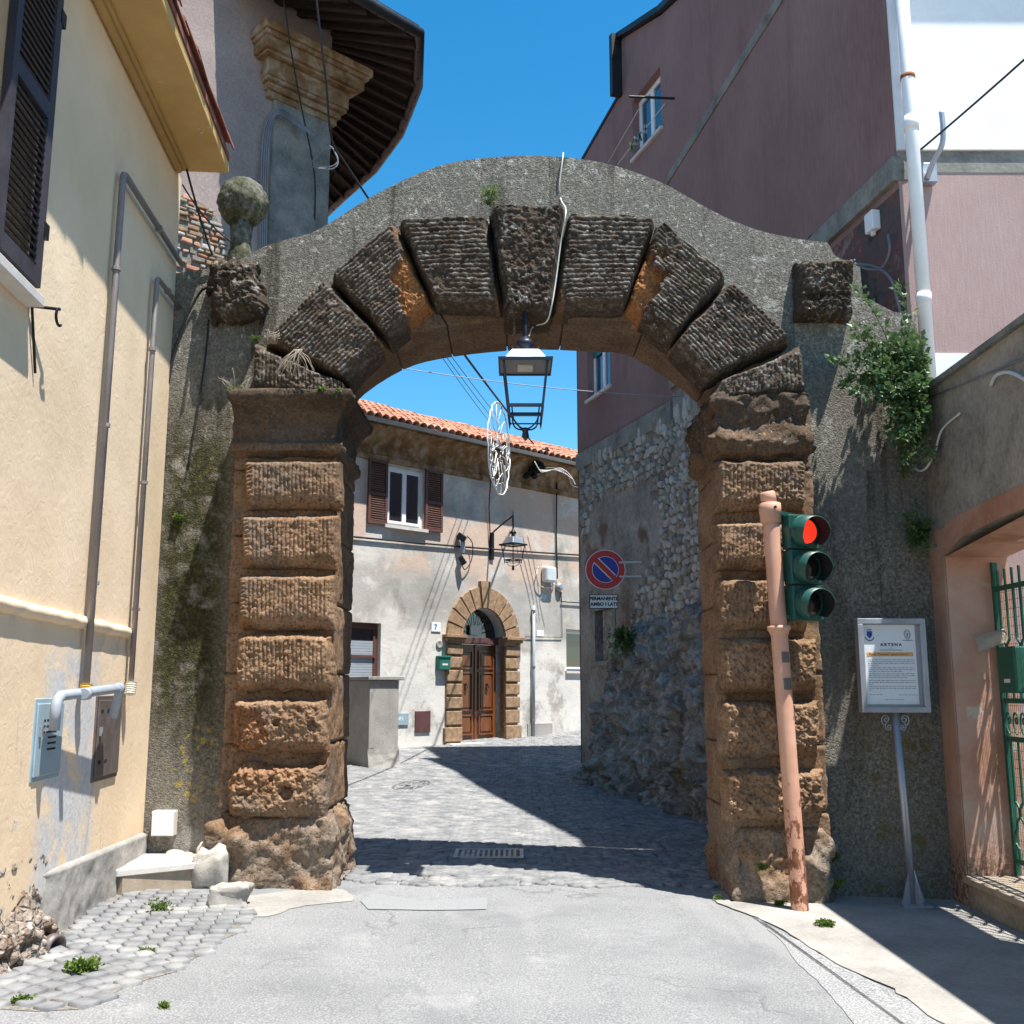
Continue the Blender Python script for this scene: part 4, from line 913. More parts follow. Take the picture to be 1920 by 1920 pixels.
for k in range(60):      # ridge tiles
    u_ = -5.4 + k * .26
    if u_ > 7: break
    p = FAC.uv(u_, zr + .05 + sl * (rdepth(u_) + .5), -rdepth(u_)); o = link_mesh('ridge_tile', tm2, p, rf); o.rotation_euler = (0, r.uniform(-.03, .03), math.atan2(sd.y, sd.x))
A = np.array([[(FAC.uv(u_, zr - .035 + .075 * -math.sin(t) + .06, .56 + .075 * math.cos(t)))[:] for t in np.linspace(0, math.pi, 8)] for u_ in np.linspace(-9, 8, 10)])
g_ = MB().grid(A).build('gutter', MT['gutter'], fh, smooth=True)
# windows
def casement(pl, w, parent, depth=-.16, leaves=2, fr=MT['whiteframe'], gl=MT['glass'], t=.06):
    u0, u1, z0, z1 = w
    m = MB(); m.pbox(pl, u0, u1, z0, z0 + t, depth - .05, depth); m.pbox(pl, u0, u1, z1 - t, z1, depth - .05, depth)
    m.pbox(pl, u0, u0 + t, z0 + t, z1 - t, depth - .05, depth); m.pbox(pl, u1 - t, u1, z0 + t, z1 - t, depth - .05, depth)
    wi = m.build('window', fr, parent); wd = (u1 - u0 - 2 * t) / leaves
    for k in range(leaves):
        a = u0 + t + k * wd; b = a + wd; s_ = .055
        q = MB(); q.pbox(pl, a, a + s_, z0 + t, z1 - t, depth - .03, depth + .02); q.pbox(pl, b - s_, b, z0 + t, z1 - t, depth - .03, depth + .02)
        q.pbox(pl, a + s_, b - s_, z0 + t, z0 + t + s_, depth - .03, depth + .02); q.pbox(pl, a + s_, b - s_, z1 - t - s_, z1 - t, depth - .03, depth + .02)
        q.build('sash', fr, wi)
        MB().pbox(pl, a + s_, b - s_, z0 + t + s_, z1 - t - s_, depth - .02, depth - .008).build('pane', gl, wi)
    return wi
casement(FAC, w1, fh, -.05); pbox('window_sill', FAC, w1[0] - .08, w1[1] + .08, w1[2] - .07, w1[2], -.2, .10, MT['marble'], fh)
sw = (w1[1] - w1[0]) * .5
for s_, (a, b) in ((0, (w1[0] - sw, w1[0] - .01)), (1, (w1[1] + .01, w1[1] + sw))):
    m = MB(); m.pbox(FAC, a, a + .06, 5.08, 6.5, .03, .075); m.pbox(FAC, b - .06, b, 5.08, 6.5, .03, .075)
    for z_ in (5.08, 5.7, 6.43): m.pbox(FAC, a + .06, b - .06, z_, z_ + .07, .03, .075)
    sh = m.build('shutter', MT['shutter'], fh)
    for z_ in list(np.arange(5.18, 5.69, .05)) + list(np.arange(5.8, 6.42, .05)):
        MB().bar(FAC.uv(a + .06, z_, .05), FAC.uv(b - .06, z_, .05), .01, .05, up=FAC.n * .7 + Vector((0, 0, -.7))).build('slat', MT['shutter'], sh)
# low window left with brown frame and roller blind
wi = casement(FAC, w2, fh, -.12, 1, MT['shutter'], MT['glass'], .07)
m = MB()
for z_ in np.arange(w2[2] + .15, w2[3] - .42, .055): m.pbox(FAC, w2[0] + .13, w2[1] - .13, z_, z_ + .05, -.118, -.105)
m.build('blind', MT['pvcgrey'], wi)
pbox('window_bar', FAC, w2[0] + .07, w2[1] - .07, (w2[2] + w2[3]) / 2 - .05, (w2[2] + w2[3]) / 2, -.1, -.06, MT['shutter'], wi)
wi = casement(FAC, w3, fh, -.15, 1, MT['whiteframe'], MT['glass'], .05); pbox('window_sill', FAC, w3[0] - .05, w3[1] + .05, w3[2] - .06, w3[2], -.2, .06, MT['marble'], fh)
pbox('curtain', FAC, w3[0] + .1, w3[1] - .1, w3[2] + .1, w3[2] + .55, -.19, -.182, MT['oldplaster'], wi)
# door: two leaves with raised panels, transom, fanlight
dr = pbox('door', FAC, -du + .02, du - .02, .38, 2.6, -.30, -.26, MT['wood'], fh)
for s_ in (-1, 1):
    for (z0, z1) in ((.55, .98), (1.1, 1.95), (2.05, 2.45)):
        a, b = sorted((s_ * .11, s_ * .55))
        fr_ = MB(); 
        fr_.pbox(FAC, a - .02, b + .02, z0 - .02, z0 + .02, -.26, -.225); fr_.pbox(FAC, a - .02, b + .02, z1 - .02, z1 + .02, -.26, -.225)
        fr_.pbox(FAC, a - .02, a + .02, z0 + .02, z1 - .02, -.26, -.225); fr_.pbox(FAC, b - .02, b + .02, z0 + .02, z1 - .02, -.26, -.225)
        pn = fr_.build('panel', MT['wood'], dr)
        MB().pbox(FAC, a + .05, b - .05, z0 + .05, z1 - .05, -.26, -.238).build('raised_field', MT['wood'], pn, bevel=.012)
    ring = [FAC.uv(s_ * .33 + .035 * math.cos(t), 1.62 + .05 * math.sin(t), -.20) for t in np.linspace(0, 2 * math.pi, 13)]
    MB().tube(ring, .012, 6).tube([FAC.uv(s_ * .33, 1.67, -.24), FAC.uv(s_ * .33, 1.69, -.19)], .025, 8).build('knocker', MT['iron'], dr)
pbox('astragal', FAC, -.03, .03, .38, 2.6, -.26, -.235, MT['wood'], dr)
pbox('transom', FAC, -du + .005, du - .005, 2.605, 2.76, -.32, -.14, MT['maroonsheet'], fh, .01)
fan = [(-(du - .02), 2.765), (du - .02, 2.765)] + [((du - .02) * math.cos(t), 2.765 + (du - .02) * 1.0 * math.sin(t)) for t in np.linspace(0.06, math.pi - .06, 15)]
fl = poly_wall('fanlight', FAC, fan, [], .03, MT['glass'], fh, off=-.28)
m = MB()
for t in (0.35, .7, 1.05, 1.4, 1.75, 2.1, 2.45, 2.8):
    m.tube([FAC.uv(.1 * math.cos(t), 2.8 + .1 * math.sin(t), -.24), FAC.uv(.58 * math.cos(t), 2.77 + .58 * math.sin(t), -.24)], .008, 5)
m.build('grille', MT['iron'], fl)
pbox('lamp_plate', FAC, -.2, .14, 2.82, 3.05, -.235, -.2, MT['cream'], fl)
pbox('doorstep', FAC, -1.15, 1.15, .16, .385, -.3, .28, MT['marble'], fh, .01)
# stone surround: quoins, imposts, voussoirs
for s_ in (-1, 1):
    zq = .4; k = 0
    for hh in (.36, .36, .30, .30, .30, .30, .27, .27):
        o_ = .09 if k % 2 == 0 else .075; wd = .46 + (.05 if k in (0,) else 0)
        if zq + hh > 2.74: break
        a, b = sorted((s_ * (du - .0), s_ * (du + wd)))
        MB().pbox(FAC, a, b, zq + .025, zq + hh - .025, -.05, o_).build('quoin', MT['sandstone'], fh, bevel=.018); zq += hh; k += 1
    a, b = sorted((s_ * du, s_ * (du + .40))); pbox('jamb', FAC, a, b, .39, zq, -.3, .03, MT['sandstone'], fh)
    m = MB()
    for (z0, z1, ex) in ((zq, zq + .06, .02), (zq + .06, zq + .13, .07), (zq + .13, zq + .2, .12)):
        a, b = sorted((s_ * (du - .05), s_ * (du + .44 + ex))); m.pbox(FAC, a, b, z0, z1, -.3, .06 + ex)
    m.build('impost', MT['sandstone'], fh, bevel=.008)
zi = 2.74
for k in range(11):
    t0 = math.pi * k / 11 + .022; t1 = math.pi * (k + 1) / 11 - .022; key = k == 5
    r0, r1 = du, du + (.6 if key else .46)
    q = [(rr * math.cos(t), zi + rr * 1.04 * math.sin(t)) for rr, t in ((r0, t0), (r1, t0), (r1, (t0 + t1) / 2), (r1, t1), (r0, t1), (r0, (t0 + t1) / 2))]
    poly_wall('voussoir', FAC, q, [], .18, MT['sandstone'], fh, off=.10 if key else .075)
q = [(rr * math.cos(t), zi + rr * 1.04 * math.sin(t)) for rr, t in [(du + .004, t) for t in np.linspace(0, math.pi, 21)] + [(du + .38, t) for t in np.linspace(math.pi, 0, 21)]]
poly_wall('arch_backing', FAC, q, [], .3, MT['sandstone'], fh, off=.03)
pbox('cement_skirting', FAC, 1.45, 2.3, .1, .75, -.01, .03, MT['cement'], fh)

# ================================================================== maroon building on the right
NEAR = Plane((3.65, 9.0), (-0.157, 1)); BX, BY = 2.58, 15.9
nl = math.hypot(BX - 3.65, BY - 9.0); NEAR = Plane((3.65, 9.0), (BX - 3.65, BY - 9.0))
FAR = Plane((BX, BY), (1.32 - BX, 19.79 - BY)); flen = math.hypot(1.32 - BX, 19.79 - BY)
mb_ = thing('maroon_building', (5.5, 13, 0), 'tall maroon and pink rendered building behind the right side of the arch', 'building')
rk = lambda Y: 10.3 + (Y - 9.0) * (13.68 - 10.3) / (17.6 - 9.0)
fY = lambda Y: (Y - BY) / (19.79 - BY) * flen
poly_wall('lower_wall', NEAR, rect(0, 3.2, -.3, 6.25), [], .3, MT['damp'], mb_)
poly_wall('lower_wall', NEAR, rect(3.2, nl, -.3, 6.25), [], .3, MT['mortar'], mb_)
def WP(u, z, off=0.0): return FAR.uv(u, z, off) if u >= 0 else NEAR.uv(nl + u, z, off)
def UZW(px, py):
    u, z = UZ(FAR, px, py)
    if u >= 0: return u, z
    u, z = UZ(NEAR, px, py); return u - nl, z
poly_wall('upper_wall', NEAR, [(0, 6.25), (nl, 6.25), (nl, rk(BY)), (0, rk(9.0))], [], .3, MT['maroon'], mb_)
pbox('string_course', NEAR, -.02, nl, 6.32, 6.56, -.1, .06, MT['band'], mb_, .01)
pbox('string_course', NEAR, -.02, nl, 9.84, 10.0, -.1, .02, MT['band'], mb_)
W1 = (fY(17.1), fY(16.02), 10.98, 12.12); W2 = (fY(19.3), fY(18.25), 7.12, 8.5); W1 = (min(W1[:2]), max(W1[:2]), *W1[2:]); W2 = (min(W2[:2]), max(W2[:2]), *W2[2:])
poly_wall('upper_wall', FAR, [(0, 6.1), (flen, 6.1), (flen, 12.15), (fY(17.6), 12.55), (fY(17.6), 13.68), (0, rk(BY))], [rect(*W1[:2], *W1[2:]), rect(*W2[:2], *W2[2:])], .3, MT['maroon'], mb_)
casement(FAR, W1, mb_, -.13, 2, MT['whiteframe'], MT['blueglass']); casement(FAR, W2, mb_, -.13, 2, MT['whiteframe'], MT['blueglass'])
pbox('window_sill', FAR, W1[0] - .05, W1[1] + .05, 10.92, 10.98, -.2, .05, MT['marble'], mb_); pbox('window_sill', FAR, W2[0] - .05, W2[1] + .05, 7.06, 7.12, -.2, .05, MT['marble'], mb_)
pbox('roller_shutter', FAR, W2[0] + .06, W2[1] - .06, 7.95, 8.44, -.12, -.1, MT['postgreen'], mb_)
pbox('string_course', FAR, 0, flen + .03, 5.82, 6.14, -.1, .06, MT['band'], mb_, .01)
W3 = (fY(19.35), fY(18.75), 1.95, 3.5); W3 = (min(W3[:2]), max(W3[:2]), *W3[2:])
uw = [UZ(FAR, a, b) for a, b in ((1116, 1240), (1150, 1140))]
W3 = (min(uw[0][0], uw[1][0]), max(uw[0][0], uw[1][0]), uw[0][1], uw[1][1])
lw = poly_wall('rubble_wall', FAR, rect(-.3, flen, -.3, 5.82), [rect(*W3[:2], *W3[2:])], .4, MT['mortar'], mb_)
pbox('slit_window', FAR, W3[0], W3[1], W3[2], W3[3], -.35, -.3, MT['black'], mb_)
m = MB(); m.pbox(FAR, W3[0] - .1, W3[1] + .1, W3[3], W3[3] + .12, -.05, .02); m.pbox(FAR, W3[0] - .1, W3[0], W3[2], W3[3], -.05, .02); m.pbox(FAR, W3[0] - .12, W3[1] + .12, W3[2] - .08, W3[2], -.05, .04)
m.build('window_surround', MT['band'], mb_)
# end wall and rear, roof slabs
E0 = Vector((1.32, 19.79, 0)); m = MB()
m.hexa([(1.30, 19.80, -.3), (1.9, 20.0, -.3), (9, 22, -.3), (9, 21.7, -.3), (1.30, 19.80, 12.1), (1.9, 20.0, 12.1), (9, 22, 12.1), (9, 21.7, 12.1)]); m.build('end_wall', MT['maroon'], mb_)
A = [FAR.uv(flen, 0, .0), FAR.uv(fY(17.6), 0, 0), FAR.uv(0, 0, 0), NEAR.uv(0, 0, 0)]
def slab(name, a, za, b, zb, w_in, oh, t, mat):
    d = (b - a); d.z = 0; nn = Vector((-d.y, d.x, 0)).normalized()
    if nn.x > 0: nn = -nn
    P = [a + nn * oh, b + nn * oh, b - nn * w_in, a - nn * w_in]; Z = [za, zb, zb, za]
    return MB().hexa([Vector((p.x, p.y, z_)) for p, z_ in zip(P, Z)] + [Vector((p.x, p.y, z_ + t)) for p, z_ in zip(P, Z)]).build(name, mat, mb_)
slab('roof', A[0] + Vector((0, .02, 0)), 12.15, A[1] + Vector((0, 0, 0)), 12.55, 6, .03, .06, MT['darkgutter'])
slab('roof', A[1] + Vector((-.03, .05, 0)), 13.70, A[2], rk(BY) + .03, 6, .10, .11, MT['darkgutter'])
slab('roof', A[2], rk(BY) + .03, A[3] + Vector((0, -.3, 0)), rk(8.7) + .03, 6, .10, .11, MT['darkgutter'])
pbox('roof_cheek', FAR, fY(17.62), fY(17.5), 12.5, 13.74, -.2, .2, MT['darkgutter'], mb_)
# front facing the viewer
FR = Plane((3.65, 9.0), (1, 0))
poly_wall('front_wall', FR, rect(0.0, 9, -.3, 4.3), [], .3, MT['pink'], mb_)
poly_wall('front_wall', FR, rect(0.0, 9, 4.3, 4.62), [], .3, MT['white'], mb_, off=.012)
poly_wall('front_wall', FR, rect(0.0, 9, 4.62, 6.40), [], .3, MT['pink'], mb_)
poly_wall('front_wall', FR, rect(0.0, 9, 6.40, 6.62), [], .3, MT['band'], mb_, off=.006)
poly_wall('front_wall', FR, rect(0.0, 9, 6.62, 10.2), [], .3, MT['white'], mb_, off=.035)
MB().box((3.5, 8.42, 10.2), (13, 12, 10.34)).build('front_eaves', MT['band'], mb_)
# exposed stones in the rubble wall: clipped cells around jittered points
def vor_cells(pts, near=14):
    P = np.array(pts); out = []
    for i, p in enumerate(P):
        d = np.hypot(*(P - p).T); idx = np.argsort(d)[1:near]
        poly = [p + q for q in np.array([(-.3, -.3), (.3, -.3), (.3, .3), (-.3, .3)])]
        for j in idx:
            mid = (p + P[j]) / 2; nn = P[j] - p; new = []
            for a, b in zip(poly, poly[1:] + poly[:1]):
                da, db = np.dot(a - mid, nn), np.dot(b - mid, nn)
                if da <= 0: new.append(a)
                if da * db < 0: new.append(a + (b - a) * (da / (da - db)))
            poly = new
            if len(poly) < 3: break
        out.append(poly)
    return out
r = random.Random(12)
zone = [[(1090, 1010), (1092, 890), (1185, 828), (1298, 750), (1312, 900), (1318, 1190), (1180, 1190), (1196, 1110), (1240, 1010), (1232, 930), (1205, 905), (1178, 915), (1140, 920), (1112, 950), (1104, 1010)], [(1112, 1320), (1142, 1330), (1146, 1400), (1130, 1440), (1110, 1380)]]
zone = [[UZW(a, b) for a, b in z_] for z_ in zone]
pts = []
for iu in range(-16, 34):
    for iz in range(46):
        pts.append((-.2 + iu * .135 + r.uniform(-.05, .05), .1 + iz * .125 + r.uniform(-.045, .045)))
for p, poly in zip(pts, vor_cells(pts)):
    if len(poly) < 4 or not any(inpoly(p[0], p[1], z_) for z_ in zone) or r.random() < .16: continue
    c_ = np.mean(poly, 0); s_ = r.uniform(.6, .95); q = [c_ + (a - c_) * s_ for a in poly]; h_ = r.uniform(.03, .075)
    V0 = [WP(a[0], a[1], -.02) for a in q]; V1 = [WP(a[0], a[1], h_ * .6) for a in q]; V2 = [WP(c_[0] + (a[0] - c_[0]) * .62, c_[1] + (a[1] - c_[1]) * .62, h_ + r.uniform(-.012, .012)) for a in q]
    n_ = len(q); F = [(i, (i + 1) % n_, n_ + (i + 1) % n_, n_ + i) for i in range(n_)] + [(n_ + i, n_ + (i + 1) % n_, 2 * n_ + (i + 1) % n_, 2 * n_ + i) for i in range(n_)] + [tuple(range(2 * n_, 3 * n_))]
    MB().add(V0 + V1 + V2, F).build('stone', MT['lime'], lw)
# rock outcrop at its foot
rp = [UZW(a, b) for a, b in ((1345, 1120), (1290, 1140), (1250, 1150), (1215, 1165), (1185, 1200), (1165, 1250), (1148, 1330), (1140, 1400), (1138, 1500))]
us = np.array([p[0] for p in rp]); zs_ = np.array([p[1] for p in rp]); od = np.argsort(us)
U, Z = np.meshgrid(np.linspace(-3.4, rp[-1][0] + .2, 330), np.linspace(-.3, 3.6, 260))
ztop = np.interp(U, us[od], zs_[od]); Q = np.stack([U, Z, np.zeros(U.shape)], -1)
dz_ = ztop + .18 * fbm(Q, 2.2, 3, 33) - Z
rid = lambda f_, s_: 1 - 2 * np.abs(fbm(Q, f_, 2, s_))
lft = sstep(rp[-1][0] + .02 - U, 0, .9)
d = sstep(dz_, -.02, .4) * (.2 + .3 * sstep(Z, 2.6, .3)) * lft
Qw = Q + .25 * np.stack([fbm(Q, 1.5, 3, 81), fbm(Q, 1.5, 3, 82), 0 * U], -1); Q = Qw * np.array([1.3, .75, 1])
d = d * (1 + .4 * fbm(Q, 1.7, 4, 35, .6)) + sstep(dz_, 0, .25) * lft * (.17 * rid(1.4, 37) + .10 * rid(3.6, 38) + .045 * rid(8, 40) + .02 * fbm(Q, 22, 3, 39, .65)) - .06 * (1 - sstep(dz_, -.05, .05))
kf = (sstep(U, -.7, .7))[..., None]; nn_ = np.array(FAR.n) * kf + np.array(NEAR.n) * (1 - kf)
base = np.array(FAR.p0) + np.where((U >= 0)[..., None], U[..., None] * np.array(FAR.d), U[..., None] * np.array(NEAR.d)) + d[..., None] * nn_; base[..., 2] = Z
o = MB().grid(base).build('rock_outcrop', MT['rock'], smooth=True)
settag(o, 'craggy grey natural rock bulging from the wall behind the right pillar', 'rock')

# ================================================================== garden wall with gate on the far right
gwl = thing('garden_wall', (3.85, 6, -0.1), 'weathered plaster wall with terracotta gate opening along the right edge', 'wall')
GW = Plane((3.6, 8.74), (0, -1))
hole = [(8.74 - 8.46, .08), (8.74 - 6.6, .08), (8.74 - 6.6, 2.85), (1.2, 2.83), (.6, 2.78), (8.74 - 8.46, 2.68)]
poly_wall('wall', GW, rect(0, 12, -.4, 4.12), [hole], .52, MT['gwall'], gwl)
MB().box((3.56, -3.3, 4.122), (4.16, 8.73, 4.17)).build('coping', MT['band'], gwl)
hu = 8.74 - 8.46
mg = [(0.0, -.2), (hu, -.2), (hu, 2.68), (.6, 2.78), (1.2, 2.83), (2.14, 2.85), (2.14, 3.02), (1.2, 3.0), (.6, 2.97), (.25, 2.9), (.1, 2.98), (0.0, 2.9)]
poly_wall('opening_margin', GW, mg, [], .006, MT['jamb'], gwl, off=.009)
MB().box((3.602, 8.452, .085), (4.115, 8.458, 2.69)).build('reveal', MT['jamb'], gwl)
m = MB(); m.add([(3.602, 8.45, 2.674), (4.115, 8.45, 2.674), (4.115, 6.6, 2.843), (3.602, 6.6, 2.843)], [(0, 1, 2, 3)]); m.build('lintel_soffit', MT['jamb'], gwl)
MB().box((3.55, 6.62, .09), (4.13, 8.445, .14)).build('sill', MT['marbleside'], gwl, bevel=.006)
# the gate
gt = thing('iron_gate', (3.98, 7.5, .15), 'green wrought iron gate with hexagon lattice and mesh in the garden wall', 'gate')
gx = 3.98; ya, yb = 8.42, 6.75; cg = MT['gategreen']
for y_ in (ya, yb): MB().box((gx - .02, y_ - .02, .15), (gx + .02, y_ + .02, 2.62)).build('stile', cg, gt)
rails = [.26, 1.12, 1.42, 1.95 - .0, 2.42]
for z_ in (.26, 1.20, 1.50, 2.40): MB().box((gx - .012, yb, z_ - .02), (gx + .012, ya, z_ + .02)).build('rail', cg, gt)
pitch = .118
for k in range(14):
    y0 = ya - .06 - k * pitch
    sgn = 1 if k % 2 == 0 else -1; w2_ = pitch / 2 * .86
    def zig(z0, z1, rows):
        pts_ = [(y0, z0)]; h_ = (z1 - z0) / (rows * 2 + 1)
        for j in range(rows): 
            s_ = sgn if j % 2 == 0 else -sgn
            pts_ += [(y0, z0 + h_ * (2 * j + .7)), (y0 + s_ * w2_, z0 + h_ * (2 * j + 1.1)), (y0 + s_ * w2_, z0 + h_ * (2 * j + 1.75)), (y0, z0 + h_ * (2 * j + 2.2))]
        return pts_ + [(y0, z1)]
    for pts_ in (zig(.28, .80, 2) + [(y0, 1.18)], [(y0, 1.52), (y0, 1.60)] + zig(1.60, 2.06, 2)[1:] + [(y0, 2.38)], [(y0, 2.42), (y0, 2.55)]):
        MB().tube([(gx, a, b) for a, b in pts_], .011, 5).build('bar', cg, gt)
    sp = [(y0 + .05 * math.exp(-.22 * t) * math.cos(t * sgn), 1.35 + .05 * 1.6 * math.exp(-.22 * t) * math.sin(t)) for t in np.linspace(-1.5, 9, 22)]
    MB().tube([(gx, a, b) for a, b in sp], .008, 5).build('scroll', cg, gt)
m = MB()
for y_ in np.arange(yb, ya, .032): m.tube([(gx + .03, y_, .2), (gx + .03, y_, 2.4)], .0016, 4)
for z_ in np.arange(.2, 2.4, .07): m.tube([(gx + .03, yb, z_), (gx + .03, ya, z_)], .0016, 4)
o = m.build('wire_mesh', MT['iron'], gt); o['kind'] = 'stuff'
MB().box((gx - .11, 7.98, 1.56), (gx - .015, 8.26, 1.92)).build('letterbox', MT['gategreen'], gt, bevel=.012)
MB().box((gx - .116, 8.06, 1.64), (gx - .11, 8.15, 1.67)).build('name_plate', MT['cream'], gt)

# ================================================================== lettering
def text(name, s_, size, org, right, up, mat, parent, align='CENTER', space=1.0, depth=0.0008, bold=0.0):
    cu = bpy.data.curves.new('lettering', 'FONT'); cu.body = s_; cu.size = size; cu.align_x = align; cu.align_y = 'CENTER'; cu.extrude = depth; cu.space_character = space; cu.offset = bold; cu.resolution_u = 3
    t = bpy.data.objects.new('lettering', cu); col.objects.link(t); bpy.context.view_layer.update()
    me = bpy.data.meshes.new_from_object(t.evaluated_get(bpy.context.evaluated_depsgraph_get())); bpy.data.objects.remove(t); bpy.data.curves.remove(cu)
    right = Vector(right).normalized(); up = Vector(up).normalized(); M = Matrix((right, up, right.cross(up))).transposed()
    me.transform(M.to_4x4()); me.materials.clear(); me.materials.append(mat)
    return link_mesh(name, me, org, parent)
UPV = Vector((0, 0, 1)); XV = Vector((1, 0, 0))

# ================================================================== traffic light on its leaning pole
pb = at_g(1500, 1708); pt = at_y(1443, 945, pb.y - .02)
tl = thing('traffic_light', pb, 'green traffic light showing red on a rusty salmon painted pole', 'traffic light')
ax = (pt - pb).normalized(); L_ = (pt - pb).length
MB().tube([pb - ax * .1 + ax * t for t in np.linspace(0, L_, 30)], .066, 20).build('pole', MT['salmon'], tl, smooth=True)
zcol = at_y(1465, 1180, pb.y); tcol = (zcol.z - pb.z) / ax.z
MB().lathe([(.068, -.05), (.078, -.02), (.092, .0), (.092, .025), (.07, .03)], pb + ax * tcol, ax, 20).build('collar', MT['salmon'], tl, smooth=True)
MB().lathe([(.067, -.16), (.083, -.15), (.083, -.085), (.088, -.08), (.088, 0), (.08, .005), (.06, .01)], pt, ax, 20).build('clamp', MT['salmon'], tl, smooth=True)
MB().lathe([(.05, .0), (.062, .0), (.062, .09), (.052, .1), (.0, .1)], pt + ax * .0, (ax + Vector((-.16, -.05, 0))).normalized(), 18).build('cap', MT['salmon'], tl, smooth=True)
MB().lathe([(.012, 0), (.012, .012)], pt + ax * -.04 + Vector((.02, -.085, 0)), (0, -1, 0), 8).build('bolt', MT['black'], tl)
for py_, hh in ((1222 + 10, .085), (1262 + 20, .09)):
    c_ = at_y(1478, py_, pb.y - .06); tt = (c_.z - pb.z) / ax.z; m = MB()
    for k in range(7):
        a0 = -1.75 + k * .16; q = [pb + ax * (tt + s_) + Vector((math.cos(a) * .0672, math.sin(a) * .0672, 0)) for s_, a in ((-.5 * hh, a0), (-.5 * hh, a0 + .16), (.5 * hh, a0 + .16), (.5 * hh, a0))]
        m.add(q, [(0, 1, 2, 3)])
    m.build('sticker', MT['boxbrown'], tl, recalc=False)
# lamp housing turned a little to the right
rot = R(17); fd = Vector((math.sin(rot), -math.cos(rot), 0)); rt = Vector((math.cos(rot), math.sin(rot), 0))
hc = at_y(1507, 1064, pb.y - .05); hh = .285; hw = .135; hd = .09
def hbox(m, c_, a, b, d0, d1, z0, z1):
    P = lambda s_, d, z_: c_ + rt * s_ + fd * d + Vector((0, 0, z_))
    return m.hexa([P(a, d1, z0), P(b, d1, z0), P(b, d0, z0), P(a, d0, z0), P(a, d1, z1), P(b, d1, z1), P(b, d0, z1), P(a, d0, z1)])
for k in range(3):
    c_ = hc + Vector((.004 * k, 0, (1 - k) * hh)); 
    o = hbox(MB(), c_, -hw, hw, -hd, .03, -hh / 2 + .004, hh / 2 - .004).build('housing', MT['green'], tl, bevel=.012)
    fc = c_ + fd * .032
    MB().lathe([(.118, 0), (.13, .004), (.13, .02), (.108, .022)], fc, fd, 28).build('lens_ring', MT['green'], o, smooth=True)
    MB().lathe([(.104, .012), (.10, .022), (.07, .034), (.03, .04), (.001, .041)], fc, fd, 28).build('lens', MT['redlamp'] if k == 0 else MT['darklens'], o, smooth=True)
    A = []
    for s_, rr in ((0.0, .128), (1.0, .124), (1.0, .119), (0.0, .123)):
        row = []
        for a in np.linspace(R(-52), R(232), 40):
            ln = (.17 - .07 * max(0, -math.sin(a) + .15) / 1.1) * s_ + .015; q = fc + fd * ln + (rt * math.cos(a) + UPV * math.sin(a)) * rr - UPV * .05 * s_ * .5; row.append(q[:])
        A.append(row)
    MB().grid(np.array(A[:3])).build('visor', MT['green'], o, smooth=True); MB().grid(np.array(A[2:])).build('visor_lining', MT['black'], o, smooth=True)
MB().bar(pt - ax * .05, hc + Vector((-.02, 0, hh * 1.42)), .03, .03).bar(pb + ax * (tcol + .08), hc - Vector((.02, 0, hh * 1.3)), .03, .03).build('bracket', MT['green'], tl)

# ================================================================== information board
YB = 8.42; g0 = at_g(1693, 1690); g0 = Vector((g0.x, YB, zg(g0.x, YB) + .022))
ib = thing('information_board', g0, 'grey framed information board with printed sheet on a steel post', 'information board')
c_ = [at_y(a, b, YB) for a, b in ((1606, 1160), (1732, 1162), (1741, 1338), (1612, 1336))]
bx0 = (c_[0].x + c_[3].x) / 2; bx1 = (c_[1].x + c_[2].x) / 2; bz1 = c_[0].z; bz0 = c_[3].z; fw = .045
MB().box((bx0, YB + .005, bz0), (bx1, YB + .045, bz1)).build('back_panel', MT['galv'], ib)
for (a, b, c2, d) in ((bx0, bz1 - fw, bx1, bz1), (bx0, bz0, bx1, bz0 + fw), (bx0, bz0 + fw, bx0 + fw, bz1 - fw), (bx1 - fw, bz0 + fw, bx1, bz1 - fw)):
    MB().box((a, YB - .045, b), (c2, YB + .004, d)).build('frame', MT['galv'], ib, bevel=.004)
sx0, sx1, sz0, sz1 = bx0 + fw + .004, bx1 - fw - .03, bz0 + fw + .02, bz1 - fw - .004
sh = MB().box((sx0, YB - .004, sz0), (sx1, YB + .002, sz1)).build('printed_sheet', MT['paper'], ib)
sw_, shh = sx1 - sx0, sz1 - sz0
def sp(u, v, d=.0055): return Vector((sx0 + u * sw_, YB - d, sz1 - v * shh))
text('title', 'ARTENA', .034, sp(.53, .255), XV, UPV, MT['ink'], sh, space=1.5, bold=.0012)
text('title', 'di', .016, sp(.53, .295), XV, UPV, MT['inkgrey'], sh)
text('title', 'MONTEFORTINO', .022, sp(.53, .325), XV, UPV, MT['inkgrey'], sh, space=1.1)
a, b = sp(.06, .35), sp(.94, .40); MB().box((a.x, YB - .006, b.z), (b.x, YB - .0045, a.z)).build('orange_strip', MT['inkorange'], sh)
text('heading', 'Porta "Romana" (porta Nord)', .026, sp(.10, .376, .0068), XV, UPV, MT['inkred'], sh, 'LEFT')
r = random.Random(31)
for para, (v0, nl_, last) in enumerate(((.44, 4, .28), (.54, 3, .72), (.615, 3, .8), (.70, 3, .14), (.775, 3, .1))):
    for k in range(nl_):
        m = MB(); u_ = .07; end = .95 if k < nl_ - 1 else last
        while u_ < end:
            wl = r.uniform(.02, .085); a, b = sp(u_, v0 + k * .0235), sp(min(u_ + wl, end), v0 + k * .0235 + .0085); m.box((a.x, YB - .0052, b.z), (b.x, YB - .0045, a.z)); u_ += wl + .014
        m.build('text_line', MT['inkgrey'], sh)
